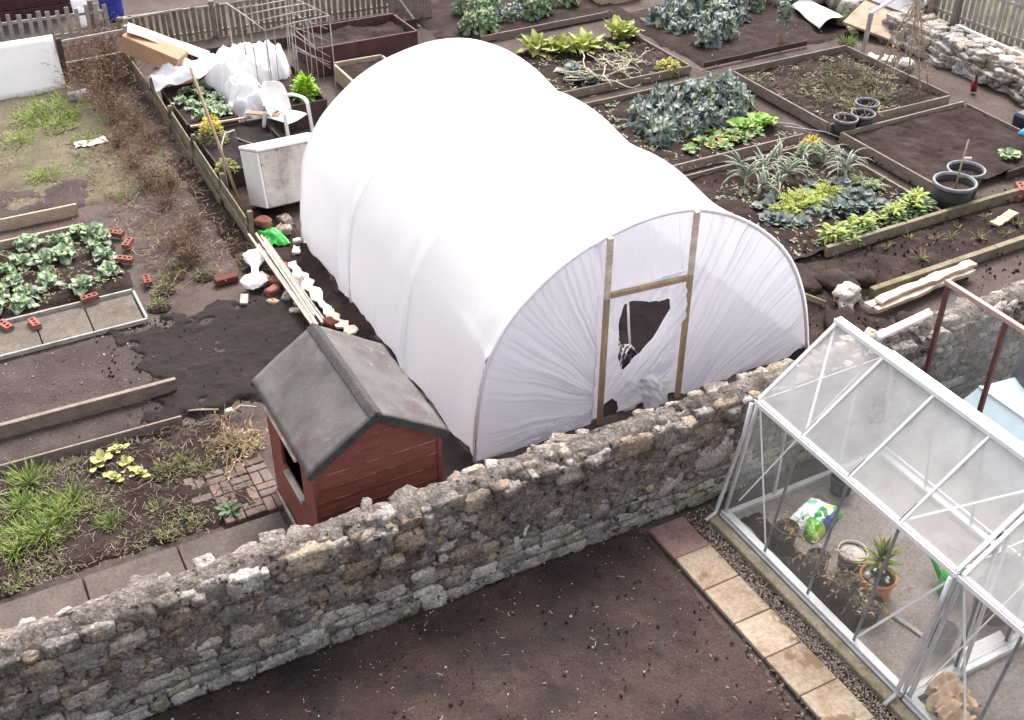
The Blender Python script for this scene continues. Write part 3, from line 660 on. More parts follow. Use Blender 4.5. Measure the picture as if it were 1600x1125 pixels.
SLN = ['pink sandstone paving slab at the wall end of the row', 'buff slab with brown swirls next to the pink slab', 'buff sandstone slab, third from the stone wall', 'buff slab in the middle of the row with a curved brown streak', 'pale buff slab, second from the bottom edge of the photo', 'last full buff slab before the bottom edge of the photo', 'buff slab cut by the bottom edge', 'buff slab beyond the bottom edge']
for i in range(8):
    a, b = sl[i], sl[i+1]; mb = MB(); nn = 10
    mb.box((5.325+rnd(-.006, .006), (a+b)/2, .028+rnd(-.004, .004)), (.405, a-b-.007, .05), (rnd(-.008, .008), rnd(-.008, .008), rnd(-.012, .012)), .007)
    o = mb.build('paving_slab', 'pinksand' if i == 0 else 'sand'); tag(o, SLN[i], 'paving slab', 'sandstone slabs beside the greenhouse')
# ================================================================ PLANT MODELS
def leaf(mb, o, az, el, L_, W, curl, col, prof=None, n=6, fold=.15, ruf=0, seed=0, mid=None, mi=0):
    o = V(o); side = V((-sin(az), cos(az), 0)); p = o.copy(); e = el; vs = []
    prof = prof or (lambda t: sin(pi*min(1, t*.96+.04)**.8))
    for i in range(n+1):
        t = i/n; w = W*max(.02, prof(t))/2
        d = V((cos(az)*cos(e), sin(az)*cos(e), sin(e))); upv = side.cross(d)*-1
        r1 = ruf*w*ns(t*6, seed*1.7, 1) if ruf else 0; r2 = ruf*w*ns(t*6, seed*1.7, 7) if ruf else 0
        vs += [p+side*w+upv*(-fold*w+r1), p+side*w*.5+upv*(r2*.4), p, p-side*w*.5+upv*(-r1*.4), p-side*w+upv*(-fold*w+r2)]
        p = p+d*(L_/n); e -= curl/n
    b = len(mb.v); mb.v += [tuple(q) for q in vs]
    for i in range(n):
        for k in range(4):
            a = b+i*5+k; mb.f.append((a, a+5, a+6, a+1)); mb.mi.append(mi)
            mb.c.append(mid if (mid and k in (1, 2) and i < n*.75) else tuple(c*rnd(.9, 1.1) for c in col))
P_BLADE = lambda t: (1-t)**.6*min(1, t*8+.35)
P_STALK = lambda t: .12 if t < .3 else sin(pi*min(1, (t-.3)/.7*.93+.07)**.75)
P_ROUND = lambda t: .1 if t < .25 else math.sqrt(max(0, 1-((t-.64)/.38)**2))
def vary(c, k=.2): f = rnd(1-k, 1+k); return tuple(x*f*rnd(.95, 1.05) for x in c)
def m_cabbage(s):
    mb = MB()
    for i in range(11):
        t = i/11; leaf(mb, (0, 0, .03+.03*t), i*2.4+rnd(-.4, .4), .35+.85*t+rnd(-.2, .2), rnd(.15, .24)*(1-.4*t), rnd(.1, .17)*(1-.3*t), rnd(.7, 1.4)-.2*t, vary((.2, .31, .15) if t > .35 else (.18, .26, .175), .25), P_STALK, 7, -.1, 1.6, i+s, (.36, .42, .3))
    return mb.mesh('cabbage', 'leaf', True)
def m_kale(s, col=(.16, .2, .185), h=.3, n=26, L_=.22):
    mb = MB(); mb.tube([(0, 0, 0), (.02, .01, h)], .015, 6, (.2, .22, .15))
    for i in range(n):
        t = (i+.5)/n; leaf(mb, (.02*t, 0, h*(.15+.85*t)), i*2.4+rnd(-.4, .4), -.1+1.1*t**1.5+rnd(-.2, .2), L_*rnd(.8, 1.2)*(1-.35*t), L_*.5*rnd(.7, 1.2)*(1-.3*t), rnd(.7, 2.1), vary(col if rnd(0, 1) > .2 else random.choice(((.2, .27, .14), (.3, .3, .16), (.1, .14, .11))), .35), P_STALK, 7, -.1, 3.4, i+s*3, tuple(c*1.5 for c in col))
    return mb.mesh('kale', 'leaf', True)
def m_chard(s):
    mb = MB()
    for i in range(18):
        t = i/18; leaf(mb, (rnd(-.04, .04), rnd(-.04, .04), .0), i*2.4, .45+.85*t, rnd(.26, .4), rnd(.12, .17), rnd(.3, 1.2), vary((.25, .31, .05) if i > 2 else (.32, .27, .09)), P_STALK, 7, -.2, 1.2, i+s, (.4, .44, .16))
    return mb.mesh('chard', 'leaf', True)
def m_leek(s):
    mb = MB(); mb.tube([(0, 0, 0), (0, 0, .12)], .018, 7, (.5, .52, .4))
    for i in range(9):
        leaf(mb, (0, 0, .08+.012*i), (i % 2)*pi+rnd(-.5, .5)+s, 1.0+.04*i, rnd(.32, .46), .045, rnd(1.5, 2.6), vary((.17, .22, .16)) if i > 1 else (.42, .38, .24), P_BLADE, 9, .5, 0, 0, (.3, .34, .27))
    return mb.mesh('leek', 'leaf', True)
def m_mound(s, cols, r=.2, h=.2, n=260, L_=.09, W=.03, up=.5):
    mb = MB()
    for i in range(n):
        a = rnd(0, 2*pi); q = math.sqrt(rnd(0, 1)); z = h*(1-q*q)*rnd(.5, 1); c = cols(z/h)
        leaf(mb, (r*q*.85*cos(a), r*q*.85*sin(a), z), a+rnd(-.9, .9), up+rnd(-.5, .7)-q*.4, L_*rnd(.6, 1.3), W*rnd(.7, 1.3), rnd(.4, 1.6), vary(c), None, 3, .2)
    return mb.mesh('mound', 'leaf', True)
def m_low(s, col, n=16, L_=.11, W=.08):
    mb = MB()
    for i in range(n): leaf(mb, (rnd(-.04, .04), rnd(-.04, .04), .01), i*2.4, rnd(.1, 1.0), L_*rnd(.7, 1.2), W*rnd(.7, 1.2), rnd(.2, 1.0), vary(col, .3), P_ROUND, 5, -.2, .8, i+s)
    return mb.mesh('low', 'leaf', True)
def m_fern(s, col):
    mb = MB(); mb.grid(lambda u, v: (.13*v*cos(2*pi*u), .13*v*sin(2*pi*u), .04*(1-v*v)-.005), 14, 4, (1, 1, 1), 1)
    for i in range(26):
        a = rnd(0, 6.28); L_ = rnd(.14, .26); e = rnd(.3, 1.2); p = V((rnd(-.05, .05), rnd(-.05, .05), 0))
        for k in range(7):
            d = V((cos(a)*cos(e), sin(a)*cos(e), sin(e))); p = p+d*L_/7; e -= .16
            for sg in (-1, 1): leaf(mb, p, a+sg*1.0, e+.1, .05*(1-k/9), .018, .4, vary(col, .25), None, 2, .1)
    return mb.mesh('fern', ['leaf', 'soil'], True)
def m_tuft(s, cols, n=90, h=.16, r=.08, base='soil'):
    mb = MB()
    mb.grid(lambda u, v: (r*.95*v*cos(2*pi*u)*(1+.25*ns(cos(2*pi*u)*2, sin(2*pi*u)*2, s)), r*.95*v*sin(2*pi*u)*(1+.25*ns(cos(2*pi*u)*2, sin(2*pi*u)*2, s)), .03*(1-v*v)-.008), 16, 4, (1, 1, 1), 1)
    for i in range(n):
        a = rnd(0, 6.28); q = rnd(0, r); leaf(mb, (q*cos(a), q*sin(a), 0), a+rnd(-.7, .7), rnd(.7, 1.5), h*rnd(.5, 1.2), .011, rnd(.3, 1.6), vary(random.choice(cols), .25), P_BLADE, 4, .2)
    return mb.mesh('tuft', ['leaf', base], True)
def m_stems(s, n=40, h=.6, r=.2, cols=((.165, .1, .077), (.125, .075, .06), (.24, .165, .125)), droop=1.0, rad=.004):
    mb = MB()
    for i in range(n):
        a = rnd(0, 6.28); q = rnd(0, r); p = V((q*cos(a), q*sin(a), 0)); e = rnd(.9, 1.5); az = rnd(0, 6.28); L_ = h*rnd(.5, 1.2); c = vary(random.choice(cols)); pts = [p.copy()]
        for k in range(6):
            p = p+V((cos(az)*cos(e), sin(az)*cos(e), sin(e)))*L_/6; e -= droop*rnd(.05, .4); az += rnd(-.3, .3); pts.append(p.copy())
            if k > 1 and rnd(0, 1) < .6: mb.tube([p, p+V((rnd(-1, 1), rnd(-1, 1), rnd(-.3, .8)))*.08], rad*.7, 3, c, r2=rad*.3, cap=False)
            if k > 1 and rnd(0, 1) < .5: leaf(mb, p, rnd(0, 6.28), rnd(-.8, .4), .05, .02, .8, vary(c), None, 2)
        mb.tube(pts, rad, 4, c, r2=rad*.4, cap=False)
    return mb.mesh('stems', 'dry', True)
def m_deadstalk(s):
    mb = MB()
    for i in range(10):
        a = rnd(0, 6.28); p = V((rnd(-.1, .1), rnd(-.1, .1), .03)); pts = [p.copy()]; e = rnd(.1, .7)
        for k in range(6):
            p = p+V((cos(a)*cos(e), sin(a)*cos(e), sin(e)))*.075; p.z = max(.015, p.z); e -= rnd(-.1, .35); a += rnd(-.5, .5); pts.append(p.copy())
            if rnd(0, 1) < .5: mb.tube([p, p+V((rnd(-1, 1), rnd(-1, 1), rnd(-.2, .6)))*.09], .008, 5, (.5, .46, .36))
        mb.tube(pts, .011, 5, vary((.5, .46, .36)), r2=.006)
    return mb.mesh('deadstalk', 'dry', True)
ORD = ['leftmost', 'second from the left', 'third from the left', 'fourth from the left', 'fifth from the left', 'sixth from the left', 'seventh from the left', 'eighth from the left', 'ninth from the left', 'tenth from the left', 'eleventh from the left', 'twelfth from the left', 'thirteenth from the left', 'fourteenth from the left']
def ords(n):
    l = ORD[:n]
    if n == 1: return ['the only one']
    if n > 2: l[-1] = 'rightmost'
    if n > 4: l[-2] = 'second from the right'
    if n > 6: l[-3] = 'third from the right'
    if n == 2: l = ['left one of the two', 'right one of the two']
    return l
def planting(name, cat, meshes, pts, z, label, group, sc=(.85, 1.15), zf=None):
    ps = sorted(pts, key=lambda p: across(p[0], p[1])); os_ = ords(len(ps)); src = {}
    for k, (p, od) in enumerate(zip(ps, os_)):
        me = meshes[k % len(meshes)]
        if me.name not in src: o = bpy.data.objects.new(name, me); src[me.name] = o
        else: o = src[me.name].copy()
        COL.objects.link(o); o.location = (p[0], p[1], z); o.rotation_euler = (rnd(-.1, .1), rnd(-.1, .1), rnd(0, 6.28)); s_ = rnd(*sc)*(p[2] if len(p) > 2 else 1); o.scale = (s_,)*3
        tag(o, label+', '+od if len(ps) > 1 else label, cat, group if len(ps) > 1 else None)

# ================================================================ RAISED BEDS
def board(par, p, q, h=.16, t=.03, m='wood', top=None, name='board'):
    mb = MB(); p, q = V(p), V(q)
    mb.bar(p, q, t, h, ch=.005)
    return mb.build(name, m, par)
def bed(label, x0, x1, y0, y1, h, zs, sides='FBLR', m='wood', amp=.06, t=.035, smat='soil', lumps=.04, seed=0, posts=False, base=0, name='raised_bed', res=.045):
    b = thing(name, label, 'raised bed'); z = base+h/2
    j = lambda: rnd(-.012, .012)
    if 'F' in sides: board(b, (x0, y0+j(), z+j()), (x1, y0+j(), z+j()), h, t, m)
    if 'B' in sides: board(b, (x0, y1+j(), z+j()), (x1, y1+j(), z+j()), h, t, m)
    if 'L' in sides: board(b, (x0+j(), y0+t, z+j()), (x0+j(), y1-t, z+j()), h-.004, t, m)
    if 'R' in sides: board(b, (x1+j(), y0+t, z+j()), (x1+j(), y1-t, z+j()), h-.004, t, m)
    relief('bed_soil', x0+t*.6, x1-t*.6, y0+t*.6, y1-t*.6, zs, amp, smat, b, res, 2.2, 0, 0, seed, lumps)
    if posts:
        for x, y in ((x0+.04, y0+.04), (x1-.04, y0+.04), (x0+.04, y1-.04), (x1-.04, y1-.04)):
            mb = MB(); mb.box((x, y, base+h*.5), (.05, .05, h*1.05)); mb.build('corner_peg', m, b)
    return rebase(b)
bed('timber edged bed of kale and strawberries beside the far side of the tunnel', 8.9, 12.28, 13.02, 15.64, .15, .08, 'FB', seed=40)
bed('timber edged bed of leeks and carrot tops beside the near right of the tunnel', 9.3, 12.32, 10.02, 12.66, .16, .09, 'BR', seed=41)
o = thing('bed_edge', 'mossy timber edge along the front of the leek bed', 'timber edge'); board(o, (10.15, 10.0, .1), (12.35, 10.02, .1), .16, .07, 'greenwood'); board(o, (12.36, 10.02, .1), (14.6, 10.0, .1), .16, .07, 'greenwood'); rebase(o)
bed('timber edged bed of mixed weeds behind the three black pots', 12.8, 15.42, 13.03, 15.62, .19, .08, 'FBLR', seed=42, m='wood')
bed('timber edged bed of bare dark soil behind the large black planters', 12.76, 15.45, 10.55, 12.72, .19, .1, 'BL', seed=43)
o = thing('bed_edge', 'thin timber edge at the back of the bare soil bed, behind the bright blue object', 'timber edge'); board(o, (14.1, 10.53, .09), (15.9, 10.6, .09), .12, .03, 'darkwood'); board(o, (15.46, 10.9, .09), (15.5, 12.7, .09), .1, .03, 'wood'); rebase(o)
bed('timber edged bed of chard and dead pale stalks behind the tunnel', 8.6, 12.36, 16.24, 18.35, .15, .08, 'FR', seed=44, m='wood')
o = thing('bed_edge', 'low dark timber edge along the bed of tall grey kale', 'timber edge'); board(o, (12.7, 16.3, .07), (15.1, 16.33, .07), .1, .03, 'darkwood'); rebase(o)
o = thing('bed_edge', 'long timber edge in front of the far kale patch', 'timber edge'); board(o, (9.7, 19.34, .07), (12.6, 19.42, .07), .12, .035, 'wood'); rebase(o)
o = thing('bed_edge', 'mossy sleeper edge running behind the stack of split planks', 'timber edge'); board(o, (10.0, 8.95, .07), (12.2, 8.98, .08), .15, .09, 'greenwood'); board(o, (12.21, 8.98, .08), (14.8, 9.03, .08), .15, .09, 'greenwood'); rebase(o)
o = thing('bed_edge', 'short timber board heading away beside the tunnel corner', 'timber edge'); board(o, (9.0, 9.75, .07), (9.3, 9.0, .07), .12, .03, 'greenwood'); rebase(o)
# left side boards
o = thing('plank_edge', 'thick grey plank edging between the grey soil and damp soil, upper of two', 'timber edge'); board(o, (-4, 11.2, .1), (1.68, 11.08, .1), .2, .06, 'wood'); rebase(o)
o = thing('plank_edge', 'thin grey plank edging along the top of the weedy plot, lower of two', 'timber edge'); board(o, (-4, 10.65, .05), (1.57, 10.48, .06), .12, .03, 'wood'); rebase(o)
o = thing('plank_edge', 'pale plank edging behind the cabbage bed, lower of two', 'timber edge'); board(o, (-4, 15.42, .06), (1.52, 15.36, .06), .13, .04, 'paleboard'); rebase(o)
o = thing('plank_edge', 'pale plank edging behind the cabbage bed, upper of two', 'timber edge'); board(o, (-4, 15.98, .09), (1.55, 15.9, .09), .17, .04, 'paleboard'); rebase(o)
st = thing('paving_strip', 'timber edged strip of concrete paving in front of the cabbages', 'paving')
mb = MB()
for i in range(8):
    x0 = -3.1+i*.6; mb.box((x0+.3, 13.0, .03+rnd(-.004, .004)), (.585, .64, .05), ch=.006)
mb.build('paving_slabs', 'strip', st)
board(st, (-4, 13.38, .06), (1.72, 13.38, .06), .07, .03, 'greywood'); board(st, (-4, 12.64, .05), (1.73, 12.64, .05), .06, .03, 'greywood'); board(st, (1.73, 12.66, .05), (1.73, 13.36, .05), .06, .03, 'greywood')
rebase(st)

# middle: beds behind the left fence
bed('dark timber raised bed of young cabbages below the cardboard box', 3.6, 4.38, 17.42, 19.1, .34, .28, m='darkwood', seed=50, t=.03)
bed('dark timber raised bed under the cane frame with a lime green plant', 5.02, 5.82, 17.2, 18.8, .42, .33, m='darkwood', seed=51, t=.03)
bed('large maroon raised trough of bare soil in front of the picket fence', 6.38, 8.32, 19.17, 20.25, .52, .4, m='maroon', seed=52, t=.04)
bed('raised bed with a pale timber rim close behind the tunnel', 6.6, 7.5, 17.5, 18.93, .3, .22, m='paleboard', seed=53, t=.045)
bed('low dark bed of black soil between the chair and the fence', 3.62, 4.75, 15.65, 17.2, .3, .24, m='darkwood', seed=54, t=.03, smat='fresh')
mb = MB(); mb.bar((3.6, 17.3, .36), (4.55, 17.22, .36), .05, .03); tag(mb.build('batten', 'paleboard'), 'pale batten lying across the front of the young cabbage bed', 'batten')
mb = MB(); mb.bar((4.5, 17.28, .43), (4.95, 17.0, .4), .12, .02); tag(mb.build('board_offcut', 'card'), 'small tan board offcut beside the white chair', 'board')
mb = MB(); mb.bar((4.12, 16.75, .3), (4.38, 16.2, .3), .015, .015); tag(mb.build('thin_stick', 'cane'), 'thin stick lying on the black soil behind the white appliance', 'stick')

# ================================================================ VEGETABLES
cabs = [m_cabbage(i*10) for i in range(4)]
CAB = [(.76, 15.18), (1.14, 15.03), (1.11, 14.66), (1.55, 15.07), (1.66, 14.85), (1.42, 15.2), (.6, 14.74), (.37, 14.59), (.86, 14.6), (.43, 14.2), (.5, 13.9), (.79, 14.01), (1.16, 13.74), (1.55, 13.97), (1.6, 14.4), (1.53, 14.63), (.2, 14.1), (.42, 13.66), (.05, 14.75), (.12, 13.8)]
for nm, lo, hi in (('back row', 14.9, 16), ('second row', 14.5, 14.9), ('third row', 14.0, 14.5), ('front row', 13, 14.0)):
    planting('cabbage_plant', 'cabbage', cabs, [p for p in CAB if lo <= p[1] < hi], .04, 'green cabbage in the %s near loose bricks' % nm, 'cabbages in the left bed', (1.0, 1.3))
kal = [m_kale(i, L_=.31, n=24+3*i, h=.12+.035*i) for i in range(5)]
kalg = [m_kale(i, (.16, .23, .12), .32, 30, .24) for i in range(3)]
KT = [(10.05, 20.91), (10.08, 20.26), (10.71, 20.79), (10.67, 20.17), (11.32, 20.69), (11.16, 20.0), (11.88, 20.49), (12.29, 20.41), (9.68, 19.87), (10.01, 19.7), (11.5, 20.08), (10.4, 20.5), (11.0, 20.4)]
planting('kale_plant', 'kale', kalg+kal[:1], [p for p in KT if p[1] > 20.3], .04, 'bushy green kale in the back row behind the tunnel', 'kale plants in the far patch', (1.0, 1.35))
planting('kale_plant', 'kale', kalg+kal[1:2], [p for p in KT if p[1] <= 20.3], .04, 'bushy green kale in the front row behind the tunnel', 'kale plants in the far patch', (.95, 1.3))
KR = [(13.28, 18.6), (13.88, 18.93), (14.34, 18.91), (13.35, 18.04), (13.86, 18.02), (14.4, 18.23), (15.03, 18.55), (15.44, 18.55), (13.97, 17.44), (13.45, 17.2), (14.8, 18.0), (13.7, 18.5), (14.9, 19.1)]
planting('kale_plant', 'kale', kal, [p for p in KR if p[1] > 18.3], .04, 'tall grey kale, back rows by the white sheet', 'tall kale by the rubble', (1.2, 1.6))
planting('kale_plant', 'kale', kal, [p for p in KR if p[1] <= 18.3], .04, 'tall grey kale, front row by the white sheet', 'tall kale by the rubble', (1.0, 1.4))
K6 = [(10.27, 14.7), (10.2, 14.32), (10.16, 13.98), (11.2, 14.95), (11.04, 14.44), (10.66, 14.35), (11.67, 15.16), (12.08, 15.26), (12.2, 14.95), (12.1, 14.45), (11.81, 14.18), (11.43, 14.1), (11.5, 14.8), (11.9, 14.75), (10.9, 14.75), (10.75, 13.95), (11.15, 14.1), (11.35, 14.55), (10.45, 14.95), (11.0, 15.2)]
planting('kale_plant', 'kale', kal, [p for p in K6 if p[0] < 10.5], .09, 'blue grey kale by the tunnel in the strawberry bed', 'kale plants in the strawberry bed', (.95, 1.2))
planting('kale_plant', 'kale', kal, [p for p in K6 if p[0] >= 10.5 and p[1] > 14.7], .09, 'blue grey kale at the back of the strawberry bed', 'kale plants in the strawberry bed', (.95, 1.35))
planting('kale_plant', 'kale', kal, [p for p in K6 if p[0] >= 10.5 and p[1] <= 14.7], .09, 'blue grey kale in the middle of the strawberry bed', 'kale plants in the strawberry bed', (.8, 1.15))
ch = [m_chard(i) for i in range(2)]
planting('chard_plant', 'chard', ch, [(10.27, 18.23), (10.66, 18.0), (11.09, 17.85), (12.06, 18.1, 1.35)], .08, 'upright yellow green chard behind the dead stalks', 'chard plants behind the tunnel', (1.1, 1.35))
low = [m_low(i, (.19, .28, .1)) for i in range(3)]; lowg = [m_low(i+5, (.3, .36, .1)) for i in range(2)]; lowb = [m_low(i+9, (.155, .19, .175), 18, .12, .1) for i in range(3)]
planting('chard_seedling', 'chard', lowg, [(11.6, 17.7), (11.8, 17.62)], .08, 'pale yellow low chard in front of the tallest chard', 'low pale chard', (1.0, 1.3))
planting('cabbage_plant', 'cabbage', lowb, [(10.34, 17.1), (10.27, 16.8), (10.4, 16.5)], .08, 'blue grey low cabbage beside the dead pale stalks', 'low cabbages behind the tunnel', (1.5, 2.0))
ds = [m_deadstalk(i) for i in range(2)]
planting('dead_stalks', 'dead plant', ds, [(10.54, 16.55, 1.2), (11.08, 16.78), (11.5, 16.95, .8)], .09, 'bleached dead stalks on soil behind the tunnel', 'dead stalks behind the tunnel', (1.1, 1.3))
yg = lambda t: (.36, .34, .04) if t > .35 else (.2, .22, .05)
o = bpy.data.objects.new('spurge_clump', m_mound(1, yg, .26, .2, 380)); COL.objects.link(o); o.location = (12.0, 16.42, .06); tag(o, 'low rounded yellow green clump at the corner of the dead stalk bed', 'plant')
L6 = [(10.38, 13.42), (10.69, 13.6), (10.74, 13.41), (11.06, 13.59), (11.19, 13.42), (11.42, 13.4), (11.66, 13.47), (10.97, 13.85), (10.9, 13.3), (11.3, 13.6)]
planting('strawberry_plant', 'strawberry', low+lowg[:1], L6, .09, 'low pale green strawberry plant near the front board', 'strawberry plants in front of the kale', (1.0, 1.4))
planting('lettuce_plant', 'lettuce', [m_low(40, (.2, .36, .06), 20, .16, .13)], [(11.62, 13.72), (11.95, 13.7, 1.2)], .09, 'bright green broad leaved plant beside the strawberries', 'bright green leafy plants', (1.2, 1.3))
o = bpy.data.objects.new('dying_leaves', m_low(41, (.5, .22, .1), 9, .1, .06)); COL.objects.link(o); o.location = (10.93, 13.42, .1); tag(o, 'small orange dying leaves among the strawberry plants', 'plant')
lk = [m_leek(i) for i in range(3)]
LK = [(10.52, 12.4), (10.39, 12.06), (10.66, 12.03), (10.37, 11.73), (10.95, 12.24), (10.96, 11.88), (11.45, 12.1), (11.86, 12.01), (11.92, 11.86), (11.83, 11.54), (11.21, 12.35), (11.22, 11.98), (12.05, 11.75), (10.7, 11.7)]
planting('leek_plant', 'leek', lk, [p for p in LK if p[0] < 11.1], .09, 'arching pale green leek near the tunnel film', 'leeks in the bed by the tunnel', (.95, 1.25))
planting('leek_plant', 'leek', lk, [p for p in LK if p[0] >= 11.1], .09, 'arching pale green leek below the yellow flowers', 'leeks in the bed by the tunnel', (.9, 1.2))
fe = [m_fern(i, (.3, .36, .045)) for i in range(3)]
planting('carrot_top', 'carrot tops', fe, [(10.34, 11.22), (10.61, 11.31), (10.85, 11.31), (11.02, 11.23), (11.19, 11.3), (10.57, 11.12), (10.83, 11.1), (11.35, 11.35)], .09, 'feathery yellow green carrot top in the leek bed', 'carrot tops in the leek bed', (1.0, 1.3))
planting('herb_clump', 'plant', [m_fern(9, (.17, .22, .09))], [(11.97, 11.35), (12.08, 11.15)], .09, 'fine green herb clump in the leek bed', 'herb clumps in the leek bed', (.9, 1.1))
BL = [(11.43, 10.95), (11.66, 10.94), (11.65, 10.72), (11.38, 10.75), (11.05, 10.92), (10.76, 10.86), (10.08, 11.0), (10.18, 10.85), (10.34, 10.76), (10.06, 11.12), (11.18, 10.79), (11.55, 11.1), (10.25, 11.4), (10.5, 11.55), (11.2, 11.55), (11.6, 11.45)]
planting('cabbage_seedling', 'cabbage', lowb, [p for p in BL if p[0] < 10.6], .09, 'small blue grey cabbage close to the tunnel end', 'blue grey cabbages in the leek bed', (1.1, 1.4))
planting('cabbage_seedling', 'cabbage', lowb, [p for p in BL if p[0] >= 10.6], .09, 'small blue grey cabbage right of the carrot tops', 'blue grey cabbages in the leek bed', (1.1, 1.5))
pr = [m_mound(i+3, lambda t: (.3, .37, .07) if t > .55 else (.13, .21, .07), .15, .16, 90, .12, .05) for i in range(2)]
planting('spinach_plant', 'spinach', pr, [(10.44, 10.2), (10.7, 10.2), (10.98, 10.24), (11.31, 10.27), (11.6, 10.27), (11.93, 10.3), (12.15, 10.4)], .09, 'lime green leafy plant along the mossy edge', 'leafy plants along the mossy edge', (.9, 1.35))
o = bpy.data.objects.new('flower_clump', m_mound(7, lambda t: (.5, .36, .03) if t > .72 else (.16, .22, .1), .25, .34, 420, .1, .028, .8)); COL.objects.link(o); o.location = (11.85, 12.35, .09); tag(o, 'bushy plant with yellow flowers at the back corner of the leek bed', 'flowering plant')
B4 = [(12.95, 15.13), (13.65, 14.61), (14.04, 14.56), (13.86, 14.02), (13.78, 13.6), (13.87, 13.4), (13.48, 13.91), (14.35, 13.61), (14.84, 14.65), (14.54, 14.97), (14.9, 14.96), (14.64, 13.61), (13.18, 14.38), (14.3, 14.2), (14.7, 14.2)]
wd4 = [m_tuft(i, ((.16, .19, .07), (.2, .19, .1), (.12, .16, .06)), 70, .12, .2) for i in range(3)]
planting('weed_clump', 'weed', wd4, [p for p in B4 if p[1] > 14.3], .08, 'straggly weed at the back, bed behind the pots', 'weeds in the bed behind the pots', (1.1, 1.6))
planting('weed_clump', 'weed', wd4, [p for p in B4 if p[1] <= 14.3], .08, 'straggly weed at the front, bed behind the pots', 'weeds in the bed behind the pots', (1.1, 1.6))
planting('weed_clump', 'weed', [m_fern(21, (.32, .34, .07))], [(13.75, 13.25), (13.5, 13.2)], .08, 'yellow green feathery weed behind the black pots', 'feathery weeds behind the pots', (1.1, 1.3))
# brussels sprout stalk
mb = MB(); mb.tube([(0, 0, 0), (.01, 0, .5), (.03, .01, .95)], .025, 7, (.3, .27, .2), r2=.018)
for i in range(30): leaf(mb, (.02, 0, .5+.45*i/30), i*2.4, rnd(-.3, .9), rnd(.14, .26), .11, 1.4, vary((.11, .15, .1)), P_STALK, 6, -.2, 1.5, i)
o = bpy.data.objects.new('sprout_plant', mb.mesh('sprout', 'leaf', True)); COL.objects.link(o); o.location = (14.5, 16.4, .03); tag(o, 'tall bare stemmed sprout plant standing alone near the white sheet', 'sprout plant')
mb = MB(); mb.tube([(14.8, 16.7, .0), (14.62, 16.5, .45)], .018, 6); tag(mb.build('prop_stick', 'cane'), 'short stick propping the tall sprout plant', 'stick')
o = bpy.data.objects.new('seedling', m_low(60, (.26, .36, .2), 14, .17, .12)); COL.objects.link(o); o.location = (14.6, 10.95, .1); o.scale = (1.2,)*3; tag(o, 'single pale green seedling in the bare soil bed at the right edge', 'seedling')
planting('young_cabbage', 'cabbage', cabs, [(3.74, 18.4), (3.87, 18.13), (4.1, 18.5), (4.06, 17.98), (4.27, 18.2), (4.13, 17.67), (4.27, 17.7), (3.92, 18.75), (3.88, 17.68), (4.2, 18.85)], .29, 'young cabbage in the bed by the cardboard box', 'young cabbages in the raised bed', (.9, 1.2))
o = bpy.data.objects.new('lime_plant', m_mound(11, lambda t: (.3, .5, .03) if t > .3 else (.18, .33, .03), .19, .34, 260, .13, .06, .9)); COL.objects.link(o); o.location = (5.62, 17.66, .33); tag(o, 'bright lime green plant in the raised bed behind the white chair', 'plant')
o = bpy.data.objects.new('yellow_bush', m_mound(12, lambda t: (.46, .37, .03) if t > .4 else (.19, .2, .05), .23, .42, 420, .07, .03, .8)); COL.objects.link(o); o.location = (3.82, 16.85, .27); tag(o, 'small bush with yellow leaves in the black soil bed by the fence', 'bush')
o = bpy.data.objects.new('herb_bush', m_mound(13, lambda t: (.22, .22, .06), .17, .2, 200, .07, .03, .8)); COL.objects.link(o); o.location = (3.7, 15.75, .26); tag(o, 'straggly olive herb under the bent wire hoop', 'plant')
planting('yellow_weed', 'weed', [m_low(70, (.42, .42, .05), 26, .14, .08)], [(.2, 16.55), (.05, 16.3)], .03, 'yellow green weed above the pale planks', 'yellow weeds at the left edge', (1.3, 1.6))
mb = MB(); mb.tube([(3.55, 15.2, 0), (3.55, 15.25, .6), (3.6, 15.45, .8), (3.75, 15.75, .84), (3.95, 16.0, .75), (4.0, 16.1, .3)], .012, 7); tag(mb.build('wire_hoop', 'greywood', None, True), 'bent pale hoop standing over the herb by the fence', 'hoop')
# weedy plot between path and planks
tg = [m_tuft(i, ((.14, .24, .03), (.2, .3, .05), (.1, .17, .03), (.26, .27, .1)), 170, .12, .15) for i in range(3)]
ty = [m_tuft(i+5, ((.2, .22, .07), (.27, .25, .13), (.14, .17, .05)), 110, .09, .15) for i in range(3)]
planting('grass_tussock', 'grass tussock', tg, [(-.08, 10.2, 1.5), (-.2, 9.85, 1.1), (.0, 9.75, 1.1), (-.35, 9.25, 1.2), (.53, 9.24, .8), (-.25, 9.5), (.1, 9.55, 1.1), (.25, 9.7), (-.1, 9.35, 1.2)], .03, 'bright green tussock in the weedy plot', 'green tussocks in the weedy plot', (1.0, 1.3))
planting('grass_tussock', 'grass tussock', ty, [(.15, 9.75), (.3, 9.95), (1.0, 9.2, .8), (1.39, 9.8), (1.53, 9.6), (1.2, 9.75), (.98, 8.85, .8), (.1, 9.3), (.4, 9.5), (1.3, 10.1, .7)], .03, 'dull yellow tussock in the weedy plot', 'dull tussocks in the weedy plot', (.9, 1.2))
planting('pale_leaf_weed', 'weed', [m_low(80, (.42, .42, .16), 12, .1, .06)], [(.7, 9.85), (.85, 10.0), (.95, 9.8), (.62, 10.15), (.85, 10.3)], .04, 'withered pale yellow weed in the weedy plot', 'withered weeds in the weedy plot', (.9, 1.3))
o = bpy.data.objects.new('dock_plant', m_low(81, (.08, .17, .06), 14, .12, .06)); COL.objects.link(o); o.location = (1.62, 8.85, .03); tag(o, 'small dark green weed at the corner of the block paving', 'weed')
